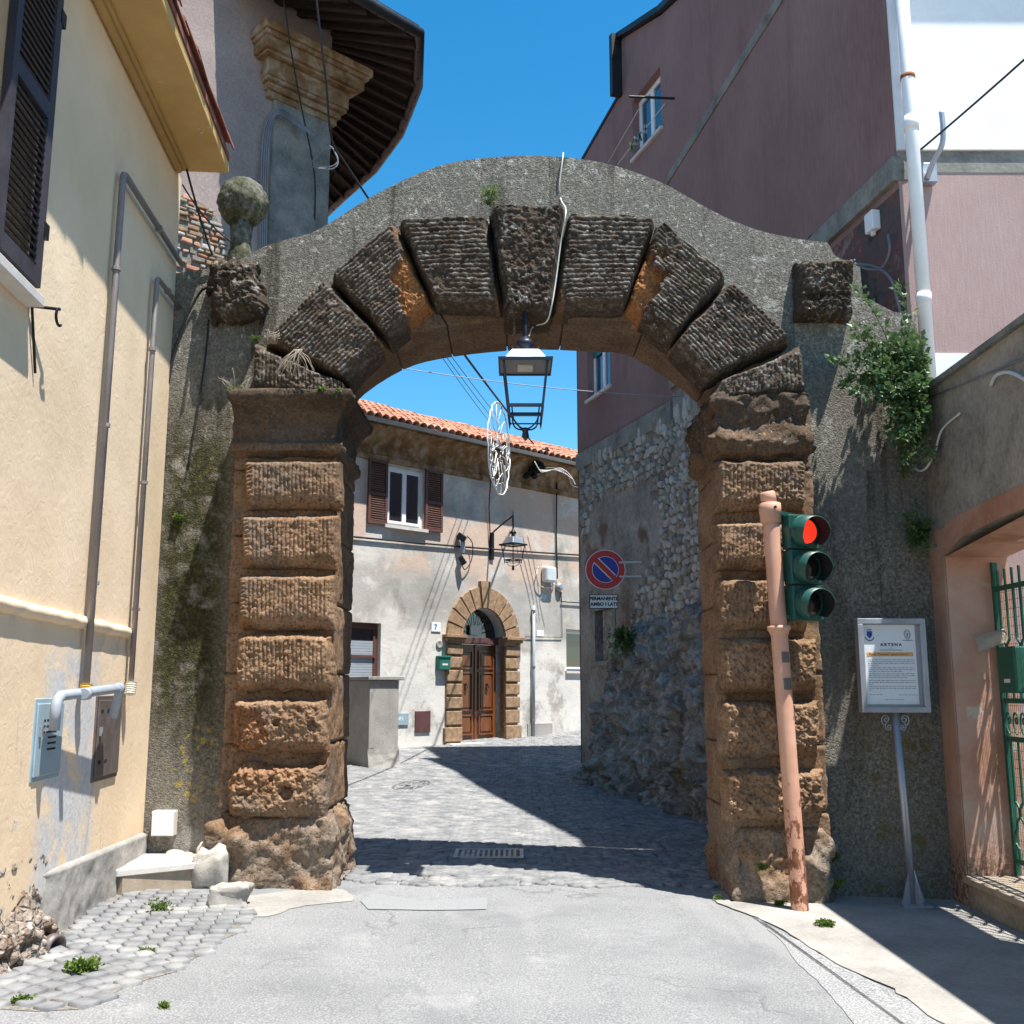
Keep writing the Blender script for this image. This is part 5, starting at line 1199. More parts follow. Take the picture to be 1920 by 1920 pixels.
for (u0_, u1_, v) in ((.07, .28, .875), (.62, .95, .88), (.36, .7, .935)):
    m = MB(); u_ = u0_
    while u_ < u1_: a, b = sp(u_, v), sp(u_ + .05, v + .007); m.box((a.x, YB - .0052, b.z), (b.x, YB - .0045, a.z)); u_ += .062
    m.build('text_line', MT['inkgrey'], sh)
# two crests
c0 = sp(.13, .13); m = MB()
m.prism([c0 + Vector((x_, -.0005, z_)) for x_, z_ in ((-.022, .03), (.022, .03), (.022, -.005), (.0, -.03), (-.022, -.005))], (0, -.0008, 0))
m.build('crest', MT['signblue'], sh)
MB().tube([c0 + Vector((.036 * math.cos(t), 0, -.012 + .034 * math.sin(t))) for t in np.linspace(math.pi + .2, 2 * math.pi - .2, 12)], .004, 5).build('crest_wreath', MT['ink'], sh)
MB().prism([c0 + Vector((x_, -.001, z_)) for x_, z_ in ((-.02, .036), (-.02, .05), (-.01, .043), (0, .052), (.01, .043), (.02, .05), (.02, .036))], (0, -.0008, 0)).build('crest_crown', MT['inkgrey'], sh)
c1 = sp(.85, .125)
for rr in (.034, .026): MB().tube([c1 + Vector((rr * .75 * math.cos(t), 0, rr * 1.1 * math.sin(t))) for t in np.linspace(0, 2 * math.pi, 18)], .002, 4).build('crest', MT['inkgrey'], sh)
MB().prism([c1 + Vector((x_, -.001, z_)) for x_, z_ in ((-.008, .012), (.008, .012), (.006, -.018), (-.006, -.018))], (0, -.0006, 0)).build('crest_figure', MT['inkgrey'], sh)
a, b = sp(.75, .193), sp(.95, .205); MB().box((a.x, YB - .0052, b.z), (b.x, YB - .0045, a.z)).build('text_line', MT['inkgrey'], sh)
px_ = at_y(1678, 1340, YB + .02).x
MB().tube([(g0.x, YB + .02, g0.z), (px_, YB + .02, bz0 + .01)], .03, 16).build('post', MT['galv'], ib, smooth=True)
for s_ in (-1, 1):
    sc_ = [(px_ + s_ * (.04 + .055 * (1 - math.exp(-.3 * t)) + .028 * math.exp(-.18 * t) * math.cos(t + 2.5)), YB + .02, bz0 - .04 + .045 * math.sin(t * .9) * math.exp(-.12 * t)) for t in np.linspace(0, 9, 34)]
    sc_ = [(px_ + s_ * (.075 + .035 * math.exp(-.16 * t) * math.cos(t)), YB + .02, bz0 - .055 + .04 * math.exp(-.16 * t) * math.sin(t)) for t in np.linspace(-1.2, 9, 30)]
    MB().tube(sc_, .005, 6).build('scroll', MT['galv'], ib, smooth=True)
    sc_ = [(px_ + s_ * (.055 + .028 * math.exp(-.16 * t) * math.cos(t)), YB + .02, bz0 - .115 + .03 * math.exp(-.16 * t) * math.sin(-t)) for t in np.linspace(-1.2, 9, 30)]
    MB().tube(sc_, .005, 6).build('scroll', MT['galv'], ib, smooth=True)
m = MB()
for a in (0, math.pi / 2, math.pi, 3 * math.pi / 2):
    dx, dy = math.cos(a + .3), math.sin(a + .3); p = Vector((g0.x, YB + .02, g0.z))
    m.prism([p + Vector((dx * .028, dy * .028, .26)), p + Vector((dx * .11, dy * .11, .005)), p + Vector((dx * .028, dy * .028, .005))], Vector((-dy, dx, 0)) * .008)
m.build('gusset', MT['galv'], ib); MB().box((g0.x - .11, YB - .09, g0.z - .01), (g0.x + .11, YB + .13, g0.z + .008)).build('base_plate', MT['galv'], ib)

# ================================================================== no parking sign on its wall bracket
ctr = at_y(1135, 1068, 17.2); wp = FAR.p0 + FAR.d * FAR.u(ctr); wp = Vector((wp.x, wp.y, ctr.z)); dist = (ctr - wp).dot(FAR.n)
nps = thing('no_parking_sign', (ctr.x, ctr.y, ctr.z - .34), 'round red and blue no parking sign on the stone wall', 'road sign')
f = Vector((-.03, -1, 0)).normalized(); rr = .34
def disc(m, c_, r_, d0, d1, seg=36): return m.lathe([(r_, d0), (r_, d1)], c_, f, seg)
disc(MB(), ctr, rr, -.01, .0).build('plate', MT['galv'], nps); disc(MB(), ctr, rr - .004, .001, .004).build('white_rim', MT['signwhite'], nps)
disc(MB(), ctr, rr - .014, .005, .007).build('red_ring', MT['signred'], nps); disc(MB(), ctr, rr * .66, .008, .010).build('white_rim', MT['signwhite'], nps); disc(MB(), ctr, rr * .635, .011, .013).build('blue_field', MT['signblue'], nps)
d1 = Vector((.707, 0, -.707)); 
MB().bar(ctr + f * .015 - d1 * rr * .645, ctr + f * .015 + d1 * rr * .645, .004, .118, up=f.cross(d1)).build('white_edge', MT['signwhite'], nps)
MB().bar(ctr + f * .018 - d1 * rr * .69, ctr + f * .018 + d1 * rr * .69, .004, .085, up=f.cross(d1)).build('red_bar', MT['signred'], nps)
for dz_ in (.12, -.12): MB().bar(ctr + Vector((.1, .025, dz_)), wp + Vector((0, 0, dz_)) + FAR.d * -.25, .03, .03).build('bracket', MT['galv'], nps)
cp = at_y(1132, 1128, 17.18); 
pps = thing('supplementary_sign_panel', (cp.x, cp.y, cp.z - .13), 'small white text panel hanging below the no parking sign', 'road sign')
MB().box((cp.x - .24, cp.y, cp.z - .118), (cp.x + .24, cp.y + .012, cp.z + .118)).build('plate', MT['ink'], pps); MB().box((cp.x - .228, cp.y - .004, cp.z - .106), (cp.x + .228, cp.y - .001, cp.z + .106)).build('white_face', MT['signwhite'], pps)
text('lettering', 'PERMANENTE', .078, cp + Vector((0, -.006, .048)), XV, UPV, MT['ink'], pps, space=.98, bold=.0035); text('lettering', 'AMBO I LATI', .078, cp + Vector((0, -.006, -.045)), XV, UPV, MT['ink'], pps, space=1.02, bold=.0035)

# ================================================================== lanterns
def lantern(th, cx, cy, Z, wd, rotz=0.0, cowl=MT['lamptop'], dark=MT['lampblue'], glass=False):
    ca, sa = math.cos(rotz), math.sin(rotz)
    def P(x_, y_, z_): return Vector((cx + x_ * ca - y_ * sa, cy + x_ * sa + y_ * ca, z_))
    def ringl(h0, z0, h1, z1): return [P(-h0, -h0, z0), P(h0, -h0, z0), P(h0, h0, z0), P(-h0, h0, z0), P(-h1, -h1, z1), P(h1, -h1, z1), P(h1, h1, z1), P(-h1, h1, z1)]
    w2_ = wd / 2
    MB().lathe([(wd * .09, Z[2]), (wd * .09, Z[1] - .02), (wd * .175, Z[1] + .0), (wd * .16, Z[1] + .03), (wd * .07, Z[1] + .075), (wd * .05, Z[0] - .01)], (cx, cy, 0), (0, 0, 1), 14).build('neck', dark, th, smooth=True)
    cw = MB().hexa(ringl(w2_ * .8, Z[3], w2_ * .5, Z[2])).build('cowl', cowl, th, bevel=.006)
    for sx in (-1, 1):
        for sy in (-1, 1): MB().tube([P(sx * w2_ * .5, sy * w2_ * .5, Z[2] - .005), P(sx * w2_ * .48, sy * w2_ * .48, Z[2] + .02)], .007, 5).build('cowl_tip', dark, cw)
    m = MB(); h0, h1 = w2_ * .985, w2_
    V = ringl(h0, Z[4], h1, Z[3]); t_ = .012
    V2 = ringl(h0 - t_, Z[4], h1 - t_, Z[3]); m.add(V + V2, [(0, 1, 5, 4), (1, 2, 6, 5), (2, 3, 7, 6), (3, 0, 4, 7), (8, 12, 13, 9), (9, 13, 14, 10), (10, 14, 15, 11), (11, 15, 12, 8), (0, 8, 9, 1), (1, 9, 10, 2), (2, 10, 11, 3), (3, 11, 8, 0), (4, 5, 13, 12), (5, 6, 14, 13), (6, 7, 15, 14), (7, 4, 12, 15)])
    m.build('skirt', dark, th, recalc=True)
    MB().hexa(ringl(h1 - .014, Z[3] - .016, h1 - .014, Z[3] - .006)).build('lamp_tray', MT['tray'], th)
    for k in (-.13, .2): MB().hexa([P(-w2_ * .28, w2_ * k - .02, Z[3] - .034), P(w2_ * .28, w2_ * k - .02, Z[3] - .034), P(w2_ * .28, w2_ * k + w2_ * .22, Z[3] - .034), P(-w2_ * .28, w2_ * k + w2_ * .22, Z[3] - .034)] + [P(-w2_ * .28, w2_ * k - .02, Z[3] - .0165), P(w2_ * .28, w2_ * k - .02, Z[3] - .0165), P(w2_ * .28, w2_ * k + w2_ * .22, Z[3] - .0165), P(-w2_ * .28, w2_ * k + w2_ * .22, Z[3] - .0165)]).build('lamp_module', MT['greylens'], th)
    hb = w2_ * .58; ha = w2_ * .80; bw = wd * .045
    for sx in (-1, 1):
        for sy in (-1, 1): MB().bar(P(sx * ha, sy * ha, Z[4] + .01), P(sx * hb, sy * hb, Z[6]), bw).build('upright', dark, th)
    zm = Z[5]; hm = hb + (ha - hb) * (zm - Z[6]) / (Z[4] - Z[6])
    for a, b in (((-1, -1), (1, -1)), ((1, -1), (1, 1)), ((1, 1), (-1, 1)), ((-1, 1), (-1, -1))):
        MB().bar(P(a[0] * hm, a[1] * hm, zm), P(b[0] * hm, b[1] * hm, zm), bw, bw * 1.3).build('rail', dark, th)
        MB().bar(P(a[0] * hb, a[1] * hb, Z[6]), P(b[0] * hb, b[1] * hb, Z[6]), bw * .5).build('rail', dark, th)
    for sx in (-1, 1):
        for sy in (-1, 1):
            MB().tube(catmull([P(sx * hm * .8, sy * hm * .8, zm - .01), P(sx * hm * .7, sy * hm * .7, Z[6] - .02), P(sx * hb * .45, sy * hb * .45, Z[7] + .02), P(0, 0, Z[7])], 4), bw * .33, 6).build('scroll_leg', dark, th, smooth=True)
            MB().tube([P(sx * hb, sy * hb, Z[6]), P(sx * hb, sy * hb, Z[6] - .05)], [bw * .5, .002], 5).build('drop', dark, th)
    MB().lathe([(.004, Z[8]), (wd * .07, Z[8] + (Z[7] - Z[8]) * .35), (wd * .05, Z[7] - .01), (wd * .085, Z[7] + .01), (.01, Z[7] + .02)], (cx, cy, 0), (0, 0, 1), 10).build('finial', dark, th, smooth=True)
YL = 8.33; zz_ = [at_y(985, q, YL).z for q in (632, 648, 662, 684, 690, 768, 787, 806, 826)]; lx = at_y(985, 700, YL).x
hl = thing('hanging_lantern', (lx, YL, zz_[-1]), 'large square street lantern hanging under the keystone', 'lantern')
lantern(hl, lx, YL, zz_, .455)
MB().tube([(lx, YL, zz_[1]), (lx, YL + .02, 4.86)], .022, 8).build('stem', MT['iron'], hl)
# lantern on the far house
wl_c = FAC.at(962, 1020, .9); zz_ = [at_y(962, q, wl_c.y).z for q in (990, 1000, 1007, 1020, 1023, 1050, 1054, 1062, 1070)]
wl = thing('wall_lantern', FAC.at(921, 1020, 0.0), 'grey wall lantern on an iron arm beside the far window', 'lantern')
lantern(wl, wl_c.x, wl_c.y, zz_, .47, R(45), MT['gutter'], MT['iron'])
b0 = FAC.at(921, 1010, .05); b1 = Vector((wl_c.x, wl_c.y, at_y(962, 967, wl_c.y).z))
MB().tube(catmull([b0 - Vector((0, 0, .35)), b0, b0 + Vector((0, 0, .1)), b0.lerp(b1, .4) + Vector((0, 0, .08)), b1], 6), .022, 6).build('arm', MT['iron'], wl, smooth=True)
MB().tube([b1 + Vector((0, 0, .25)), b1 - Vector((0, 0, .1)), Vector((wl_c.x, wl_c.y, zz_[1]))], [.004, .028, .016], 6).build('hanger', MT['iron'], wl, smooth=True)
MB().pbox(FAC, UZ(FAC, 921, 1010)[0] - .06, UZ(FAC, 921, 1010)[0] + .06, b0.z - .5, b0.z + .15, -.01, .04).build('wall_plate', MT['iron'], wl)

# ================================================================== festive wire ornament over the street
oc = at_y(936, 841, 15.5); rr = .72; ta = R(13); e1 = Vector((math.sin(ta), math.cos(ta), 0)); r = random.Random(77)
fo = thing('festive_wire_ornament', oc - Vector((0, 0, rr)), 'round white wire light decoration hanging edge on above the street', 'decoration')
Pr = lambda a, q: oc + (e1 * math.cos(a) + UPV * math.sin(a)) * rr * q + Vector((r.uniform(-.012, .012), 0, 0))
MB().tube([Pr(a, 1.0) for a in np.linspace(0, 2 * math.pi, 41)], .011, 6).build('ring', MT['signwhite'], fo, smooth=True)
for k in range(30):
    a = r.uniform(0, 6.28); q = r.uniform(.1, .9); pts_ = [Pr(a + t * r.uniform(.2, .6), min(1, max(.05, q + t * r.uniform(-.2, .25)))) for t in (0, .5, 1.0, 1.5)]
    MB().tube(catmull(pts_, 3), .007, 5).build('light_string', MT['signwhite'], fo, smooth=True)
for k in range(14):
    a = 2 * math.pi * k / 14; MB().tube([Pr(a, 1.0), Pr(a + .3, .62), Pr(a + .1, .3)], .006, 5).build('light_string', MT['signwhite'], fo, smooth=True)

# ================================================================== cables
def cable(name, pts, rad, mat, label, seg=6, smoothn=0):
    p = catmull(pts, smoothn) if smoothn else pts
    return settag(MB().tube(p, rad, seg).build(name, mat, smooth=True), label, 'cable')
Yk = YV - .12
cable('lantern_cable', [at_y(1055, 291, YW + .3), at_y(1056, 290, YW - .015), at_y(1049, 345, YW - .02), at_y(1052, 375, YW - .02), at_y(1061, 396, Yk - .08), at_y(1052, 450, Yk - .02), at_y(1043, 520, Yk), at_y(1034, 575, Yk), at_y(1024, 604, Yk + .1), at_y(1000, 612, Yk + .3), at_y(992, 630, YL)], .0065, MT['cream'], 'pale cable running over the arch beside the keystone', 6, 5)
cable('overhead_wire', sag(at_y(560, 655, 13), FAR.at(1284, 744, .05), .12), .0065, MT['pvcgrey'], 'thin pale wire crossing the sky inside the arch')
cable('overhead_wire', sag(at_y(780, 540, 12.0), FAC.at(1000, 832, .75), .05), .020, MT['blackcable'], 'thick dark wire descending to the far eaves')
for k, (x0, x1) in enumerate(((808, 915), (816, 926), (826, 938))):
    cable('overhead_wire', sag(at_y(x0, 640, 16), FAC.at(x1, 788, .3) + Vector((0, 0, 0)), .02), .007, MT['blackcable'], ['leftmost', 'middle', 'rightmost'][k] + ' of three thin wires slanting down to the far roof')
cable('tower_cable', [at_y(528, -30, 12.6), at_y(545, 90, 12.9), at_y(565, 200, 13.3), at_y(590, 330, 13.6), at_y(588, 440, 13.8)], .012, MT['blackcable'], 'dark cable dropping past the cornice to the corner pilaster', 6, 5)
cable('tower_cable', [at_y(590, -30, 12.0), at_y(600, 60, 12.2), at_y(612, 160, 12.5), at_y(622, 262, 12.9), at_y(650, 310, 13.2), at_y(696, 380, 13.6)], .016, MT['blackcable'], 'thick dark cable hanging in front of the timber eaves', 6, 5)
for k in range(4):
    cable('cable_bundle', [TW.at(488 + k * 4, 470, .1 + .02 * k), TW.at(490 + k * 4, 330, .1 + .02 * k), TW.at(497 + k * 4, 240, .12), TW.at(523, 204 + k * 3, .13 + .02 * k), TW.at(556, 225 + k * 3, .14 + .02 * k), at_y(600, 262, 13.2), at_y(624, 278, 13.0)], .012, MT['cable'], ['outermost', 'second', 'third', 'innermost'][k] + ' grey cable arching round the corner pilaster', 5, 6)
for k in range(2):
    cable('cable_coil', [at_y(624, 278, 13.0), at_y(634, 300 + 4 * k, 13.0), at_y(622, 312 + 5 * k, 13.0), at_y(596 - 6 * k, 314, 13.1), at_y(588 - 4 * k, 305, 13.2), at_y(605, 285, 13.1), at_y(626, 276, 13.0)], .009, MT['cable'], ['small', 'wide'][k] + ' loop of slack cable under the timber eaves', 5, 5)
cable('eaves_wire', sag(LEFT.uv(uY(8.5), 6.18, .1), at_y(398, 478, YW - .05), .03), .010, MT['blackcable'], 'dark wire from the peach eaves to the left boss')
cable('eaves_wire', sag(LEFT.uv(uY(8.55), 6.05, .06), at_y(436, 455, YW + .1), .06), .007, MT['blackcable'], 'thin wire from the peach eaves past the ball')
cable('boss_cable', [at_y(398, 540, YW - .26), at_y(378, 545, YW - .06), at_y(352, 590, YW - .03), at_y(330, 650, YW - .03), at_y(315, 720, YW - .03)], .012, MT['blackcable'], 'black cable curving down from the left boss', 6, 5)
cable('boss_cable', [at_y(391, 600, YW - .03), at_y(386, 660, YW - .02), at_y(372, 760, YW - .02), at_y(352, 880, YW - .02)], .008, MT['blackcable'], 'thin black cable on the mossy wall below the left boss', 6, 5)
cable('overhead_wire', sag(at_y(1960, 76, 7.5), NEAR.at(1516, 446, .06), .05), .010, MT['blackcable'], 'dark wire crossing in front of the white drainpipe')
cable('wall_cable', [NEAR.at(1665, 440, .06), NEAR.at(1668, 470, .07), NEAR.at(1655, 500, .08), NEAR.at(1630, 505, .08), NEAR.at(1604, 495, .08), at_y(1602, 488, 9.2)], .013, MT['cable'], 'grey cable looping below the junction box on the maroon building', 6, 5)
cable('wall_cable', [at_y(1602, 495, 9.2), NEAR.at(1640, 500, .1), NEAR.at(1668, 520, .08), NEAR.at(1682, 560, .06), NEAR.at(1695, 620, .05)], .014, MT['cable'], 'grey cable running down into the shrub', 6, 5)
cable('wall_cable', [at_x(1703, 790, 3.58), at_x(1704, 850, 3.52), at_x(1716, 878, 3.5), at_x(1734, 880, 3.5), at_x(1752, 850, 3.54), at_x(1766, 806, 3.58), at_x(1800, 775, 3.585)], .011, MT['whitecable'], 'pale hose loop hanging on the garden wall', 6, 6)
cable('wall_cable', [at_x(1858, 722, 3.58), at_x(1868, 704, 3.56), at_x(1890, 698, 3.56), at_x(1915, 708, 3.56), at_x(1960, 740, 3.57)], .014, MT['whitecable'], 'pale conduit bending near the top of the garden wall', 6, 6)
cable('wall_cable', [at_x(1735, 748, 3.585), at_x(1800, 722, 3.585), at_x(1960, 655, 3.585)], .007, MT['cable'], 'thin grey wire along the top of the garden wall')
cable('facade_cable', sag(FAC.at(600, 1000, .04), FAC.at(1110, 1042, .04), .04), .022, MT['blackcable'], 'dark cable strung along the far house under the window')
cable('facade_cable', [FAC.at(921, 880, .3), FAC.at(917, 950, .05), FAC.at(919, 1010, .05)], .015, MT['blackcable'], 'dark cable dropping to the wall lantern')
cable('facade_cable', [FAC.at(1044, 905, .05), FAC.at(1043, 1000, .04), FAC.at(1045, 1085, .04)], .020, MT['blackcable'], 'dark vertical cable right of the wall lantern')
cable('facade_cable', [FAC.at(1052, 1110, .04), FAC.at(1052, 1128, .04), FAC.at(1110, 1132, .04)], .014, MT['blackcable'], 'short dark cable bent at the lower right of the far house')
cable('facade_cable', [FAC.at(1053, 1110, .03), FAC.at(1054, 1195, .03), FAC.at(985, 1194, .03)], .009, MT['blackcable'], 'thin dark cable from the meter round to the door surround')
rr_ = random.Random(6)
names = ['longest pale', 'curled pale', 'forked pale', 'tangled brown']
for k in range(4):
    a = FAC.at(1000 + k * 8, 868 + k * 4, .6); pts_ = [a + Vector((i * .17 + rr_.uniform(-.05, .05), 0, -.12 * math.sin(i * 1.1 + k) - .07 * i + rr_.uniform(-.06, .06))) for i in range(6)]
    cable('loose_wire', pts_, .011, MT['whitecable'] if k < 3 else MT['cable'], names[k] + ' loose wire under the right eaves of the far house', 5, 4)
m = MB(); bp_ = FAC.at(1006, 870, .3)
for k in range(26): 
    c_ = bp_ + Vector((rr_.uniform(-.2, .2), rr_.uniform(-.1, .1), rr_.uniform(-.28, .3))); m.tube([c_, c_ + Vector((rr_.uniform(-.1, .1), rr_.uniform(-.1, .1), rr_.uniform(-.12, .12)))], rr_.uniform(.05, .085), 6)
settag(m.build('cable_junction', MT['black']), 'black tangled cable junction under the far eaves', 'junction box')
m = MB().tube([FAR.at(1271, 185, .03), FAR.at(1180, 181, .8)], .02, 6); o = m.build('bracket_bar', MT['iron'])
settag(o, 'iron clothes line bar sticking out beside the upper maroon window', 'bracket')
for k, (a, b) in enumerate((((1205, 192), (1140, 305)), ((1246, 195), (1158, 308)))): cable('clothes_line', [FAR.at(*a, .4 + .2 * k), FAR.at(*b, .5 + .2 * k)], .007, MT['whitecable'], ['left', 'right'][k] + ' clothes line slanting below the upper maroon window')
r = random.Random(15)
for k, (t, mt) in enumerate(((.38, 'inkgrey'), (.5, 'postgreen'), (.58, 'inkgrey'), (.68, 'weed'))):
    c_ = FAR.at(1246, 195, .6).lerp(FAR.at(1158, 308, .7), t)
    settag(MB().bar(c_ + Vector((.02, 0, .06)), c_ + Vector((-.03, 0, -.09)), .02, .03).bar(c_ + Vector((-.03, 0, .06)), c_ + Vector((.02, 0, -.09)), .02, .03).build('clothes_peg', MT[mt]), ['highest grey', 'dark green', 'lower grey', 'lowest light green'][k] + ' clothes peg on the line', 'clothes peg')

# ================================================================== pipes, meters and fixtures on the peach house
def pipe(name, pts, rad, mat, label, cat='pipe', seg=10):
    t = thing(name, min(pts, key=lambda p: p.z), label, cat); MB().tube(pts, rad, seg).build('tube', mat, t, smooth=True); return t
def elbow(pts, rr=.05):
    out = [pts[0]]
    for a, b, c_ in zip(pts[:-2], pts[1:-1], pts[2:]):
        d0 = (a - b).normalized(); d1 = (c_ - b).normalized(); out += [b + d0 * rr, b + (d0 + d1) * rr * .3, b + d1 * rr]
    return out + [pts[-1]]
def clips(t, pts, rad):
    for p, d in pts: MB().lathe([(rad, -.012), (rad + .009, -.012), (rad + .009, .012), (rad, .012)], p, d, 10).build('clip', MT['pipe'], t)
u1_ = uY(6.92); u2_ = uY(7.95); off = .055
g1 = pipe('gas_pipe', elbow([LEFT.uv(u1_ - .04, 1.60, off), LEFT.uv(u1_, 5.3, off), LEFT.uv(uY(8.72), 5.36, off)]), .024, MT['pipe'], 'taller grey brown gas pipe on the peach wall, turning towards the arch')
clips(g1, [(LEFT.uv(u1_ - .01, z_, off), UPV) for z_ in (2.3, 3.4, 4.55)] + [(LEFT.uv(u1_ + 1.0, 5.33, off), LEFT.d)], .024)
g2 = pipe('gas_pipe', elbow([LEFT.uv(u2_ - .03, 1.62, off), LEFT.uv(u2_, 4.92, off), LEFT.uv(uY(8.72), 4.96, off)]), .021, MT['pipe'], 'shorter grey brown gas pipe on the peach wall nearest the arch')
clips(g2, [(LEFT.uv(u2_ - .01, z_, off), UPV) for z_ in (2.2, 3.2, 4.3)] + [(LEFT.uv(u2_ + .35, 4.94, off), LEFT.d)], .021)
for uu_, zz0, mt, t, tn in ((u1_ - .05, 1.53, 'yellow', g1, 'yellow_joint'), (u2_ - .04, 1.55, 'cream', g2, 'cream_joint')):
    MB().lathe([(q, h_) for k in range(6) for q, h_ in ((.034, k * .017), (.044, k * .017 + .008))], LEFT.uv(uu_, zz0, off), (LEFT.d * .25 + UPV).normalized(), 12).build(tn, MT[mt], t, smooth=False)
hd_ = thing('conduit_hood', LEFT.uv(uY(6.6), 1.4, .1), 'grey plastic conduit bridging the two meter cabinets', 'pipe')
pa = LEFT.uv(uY(6.22), 1.35, .10); pbb = LEFT.uv(uY(6.26), 1.55, .16); pc = LEFT.uv(uY(7.30), 1.60, .16); pd_ = LEFT.uv(uY(7.36), 1.4, .1)
MB().tube(elbow([pa, Vector((pa.x, pa.y, pbb.z)), pc, pd_], .06), .032, 12).build('tube', MT['pvcgrey'], hd_, smooth=True)
for t in (.28, .95): MB().lathe([(.032, -.03), (.039, -.03), (.039, .03), (.032, .03)], pbb.lerp(pc, t), (pc - pbb), 12).build('sleeve', MT['pvcgrey'], hd_, smooth=True)
def wall_box(name, pl, q, d, mat, label, cat, bev=.008, o0=.0):
    us_ = [UZ(pl, a, b)[0] for a, b in q]; zs2 = [UZ(pl, a, b)[1] for a, b in q]
    return settag(pbox(name, pl, min(us_), max(us_), min(zs2), max(zs2), o0, d, mat, None, bev), label, cat) if label else (min(us_), max(us_), min(zs2), max(zs2))
def cabinet(pl, q, d, mat, label, vents, parent_name='meter_cabinet'):
    a, b, c_, e_ = wall_box('', pl, q, d, mat, None, None)
    t = thing(parent_name, pl.uv((a + b) / 2, c_, 0), label, 'meter cabinet')
    pbox('case', pl, a, b, c_, e_, -.02, d, mat, t, .004); pbox('door', pl, a + .02, b - .02, c_ + .03, e_ - .03, d, d + .012, mat, t, .004)
    for k in range(vents): pbox('vent_slot', pl, a + (b - a) * .42, a + (b - a) * .72, e_ - .17 - k * .035, e_ - .158 - k * .035, d + .0121, d + .0135, MT['black'], t)
    pbox('handle', pl, a + .05, a + .075, (c_ + e_) / 2 + .02, (c_ + e_) / 2 + .08, d + .012, d + .03, MT['galv'], t)
    return t, (a, b, c_, e_)
t, bb = cabinet(LEFT, [(62, 1462), (112, 1312), (66, 1310), (108, 1456)], .006, MT['boxblue'], 'pale blue meter cabinet in the peach wall', 5)
for k in range(3):
    for j in range(3): pbox('vent_hole', LEFT, bb[0] + .12 + j * .05, bb[0] + .15 + j * .05, bb[2] + .28 + k * .035, bb[2] + .292 + k * .035, .0181, .0195, MT['black'], t)
t, bb = cabinet(LEFT, [(180, 1460), (218, 1304), (180, 1306), (216, 1455)], .012, MT['boxbrown'], 'dark brown meter cabinet by the house corner', 0)
for k in (.06, .2):
    for z_ in (bb[2] + .12, bb[3] - .12): pbox('vent_slot', LEFT, bb[0] + k, bb[0] + k + .06, z_, z_ + .025, .0241, .0255, MT['black'], t)
hk = thing('iron_hook', LEFT.uv(uY(5.75), 3.4, 0), 'small wrought iron hook below the shutter', 'hook')
p0 = LEFT.at(60, 574, .02); p1 = LEFT.at(112, 580, .10)
MB().tube([LEFT.at(66, 700, .012), p0], .008, 6).tube([p0, p1], .010, 6).build('arm', MT['iron'], hk); MB().tube([p1 + LEFT.d * (.05 * math.sin(t)) + UPV * (.05 * math.cos(t) - .05) for t in np.linspace(0, -3.9, 12)], .009, 6).build('curl', MT['iron'], hk)
# clay pipe stub at the foot of the wall
c_ = LEFT.uv(uY(6.35), .11, .10); st_ = thing('drain_stub', c_ - Vector((0, 0, .1)), 'clay drain pipe stub at the foot of the peach wall', 'pipe')
dr_ = (LEFT.n * .8 + LEFT.d * -.35 + Vector((0, 0, -.1))).normalized()
MB().lathe([(.05, -.12), (.06, .0), (.075, .03), (.075, .08), (.055, .08), (.05, -.1)], c_, dr_, 16).build('tube', MT['boxbrown'], st_, smooth=True)

# ================================================================== corner by the left pillar
bn = thing('stone_ledge', (-2.75, 8.4, .0), 'pale stone slab ledge between the peach house and left pillar', 'ledge')
q = [at_z(a, b, .27) for a, b in ((252, 1668), (262, 1672), (350, 1640), (345, 1622), (252, 1640))]
z1 = .27; sl_ = [(-3.0, 7.95), (-2.92, 7.92), (-2.42, 8.28), (-2.45, 8.7), (-3.02, 8.7)]
MB().prism([(a, b, z1 - .05) for a, b in sl_], (0, 0, .05)).build('slab', MT['marble'], bn, bevel=.006)
MB().prism([(a + (.03 if a < -2.6 else -.02), b + .03, .06) for a, b in sl_], (0, 0, z1 - .112)).build('riser', MT['marbleside'], bn)
MB().prism([(a, b - .03, -.02) for a, b in sl_], (0, 0, .08)).build('step', MT['cement'], bn)
for k, (px_, py_, sx, sy, sz, lab) in enumerate(((396, 1632, .14, .14, .19, 'whitewashed boulder standing against the left pillar'), (365, 1600, .16, .1, .14, 'low pale rubble stone under the junction box'), (430, 1668, .14, .1, .09, 'small grey stone at the left pillar foot'))):
    c_ = at_g(px_, py_ + 30); c_ = Vector((c_.x, min(c_.y, 8.5), zg(c_.x, c_.y)))
    th, ph = np.meshgrid(np.linspace(0, math.pi, 22), np.linspace(0, 2 * math.pi, 32), indexing='ij'); D = np.stack([np.sin(th) * np.cos(ph), np.sin(th) * np.sin(ph), np.cos(th)], -1)
    D = np.sign(D) * np.abs(D) ** .5; D = D * (1 + .3 * fbm(D, 1.3, 3, 90 + k) + .05 * fbm(D, 7, 3, 95 + k))[..., None] * np.array([sx, sy, sz]) + np.array([c_.x, c_.y, c_.z + sz * .6])
    settag(MB().grid(D).build('boulder', MT['whitewash'] if k < 2 else MT['cement'], smooth=True), lab, 'stone', 'stones at the left pillar foot')
AW = Plane((0, YW), (1, 0))
jb = thing('junction_box', at_y(305, 1572, YW), 'white square junction box low on the wall left of the pillar', 'junction box')
p0, p1 = at_y(282, 1568, YW - .09), at_y(327, 1521, YW - .09)
MB().box((p0.x, YW - .09, p0.z), (p1.x, YW + .01, p1.z)).build('case', MT['cream'], jb, bevel=.006); MB().box((p0.x + .008, YW - .1, p0.z + .008), (p1.x - .008, YW - .0905, p1.z - .008)).build('lid', MT['pvcwhite'], jb, bevel=.004)
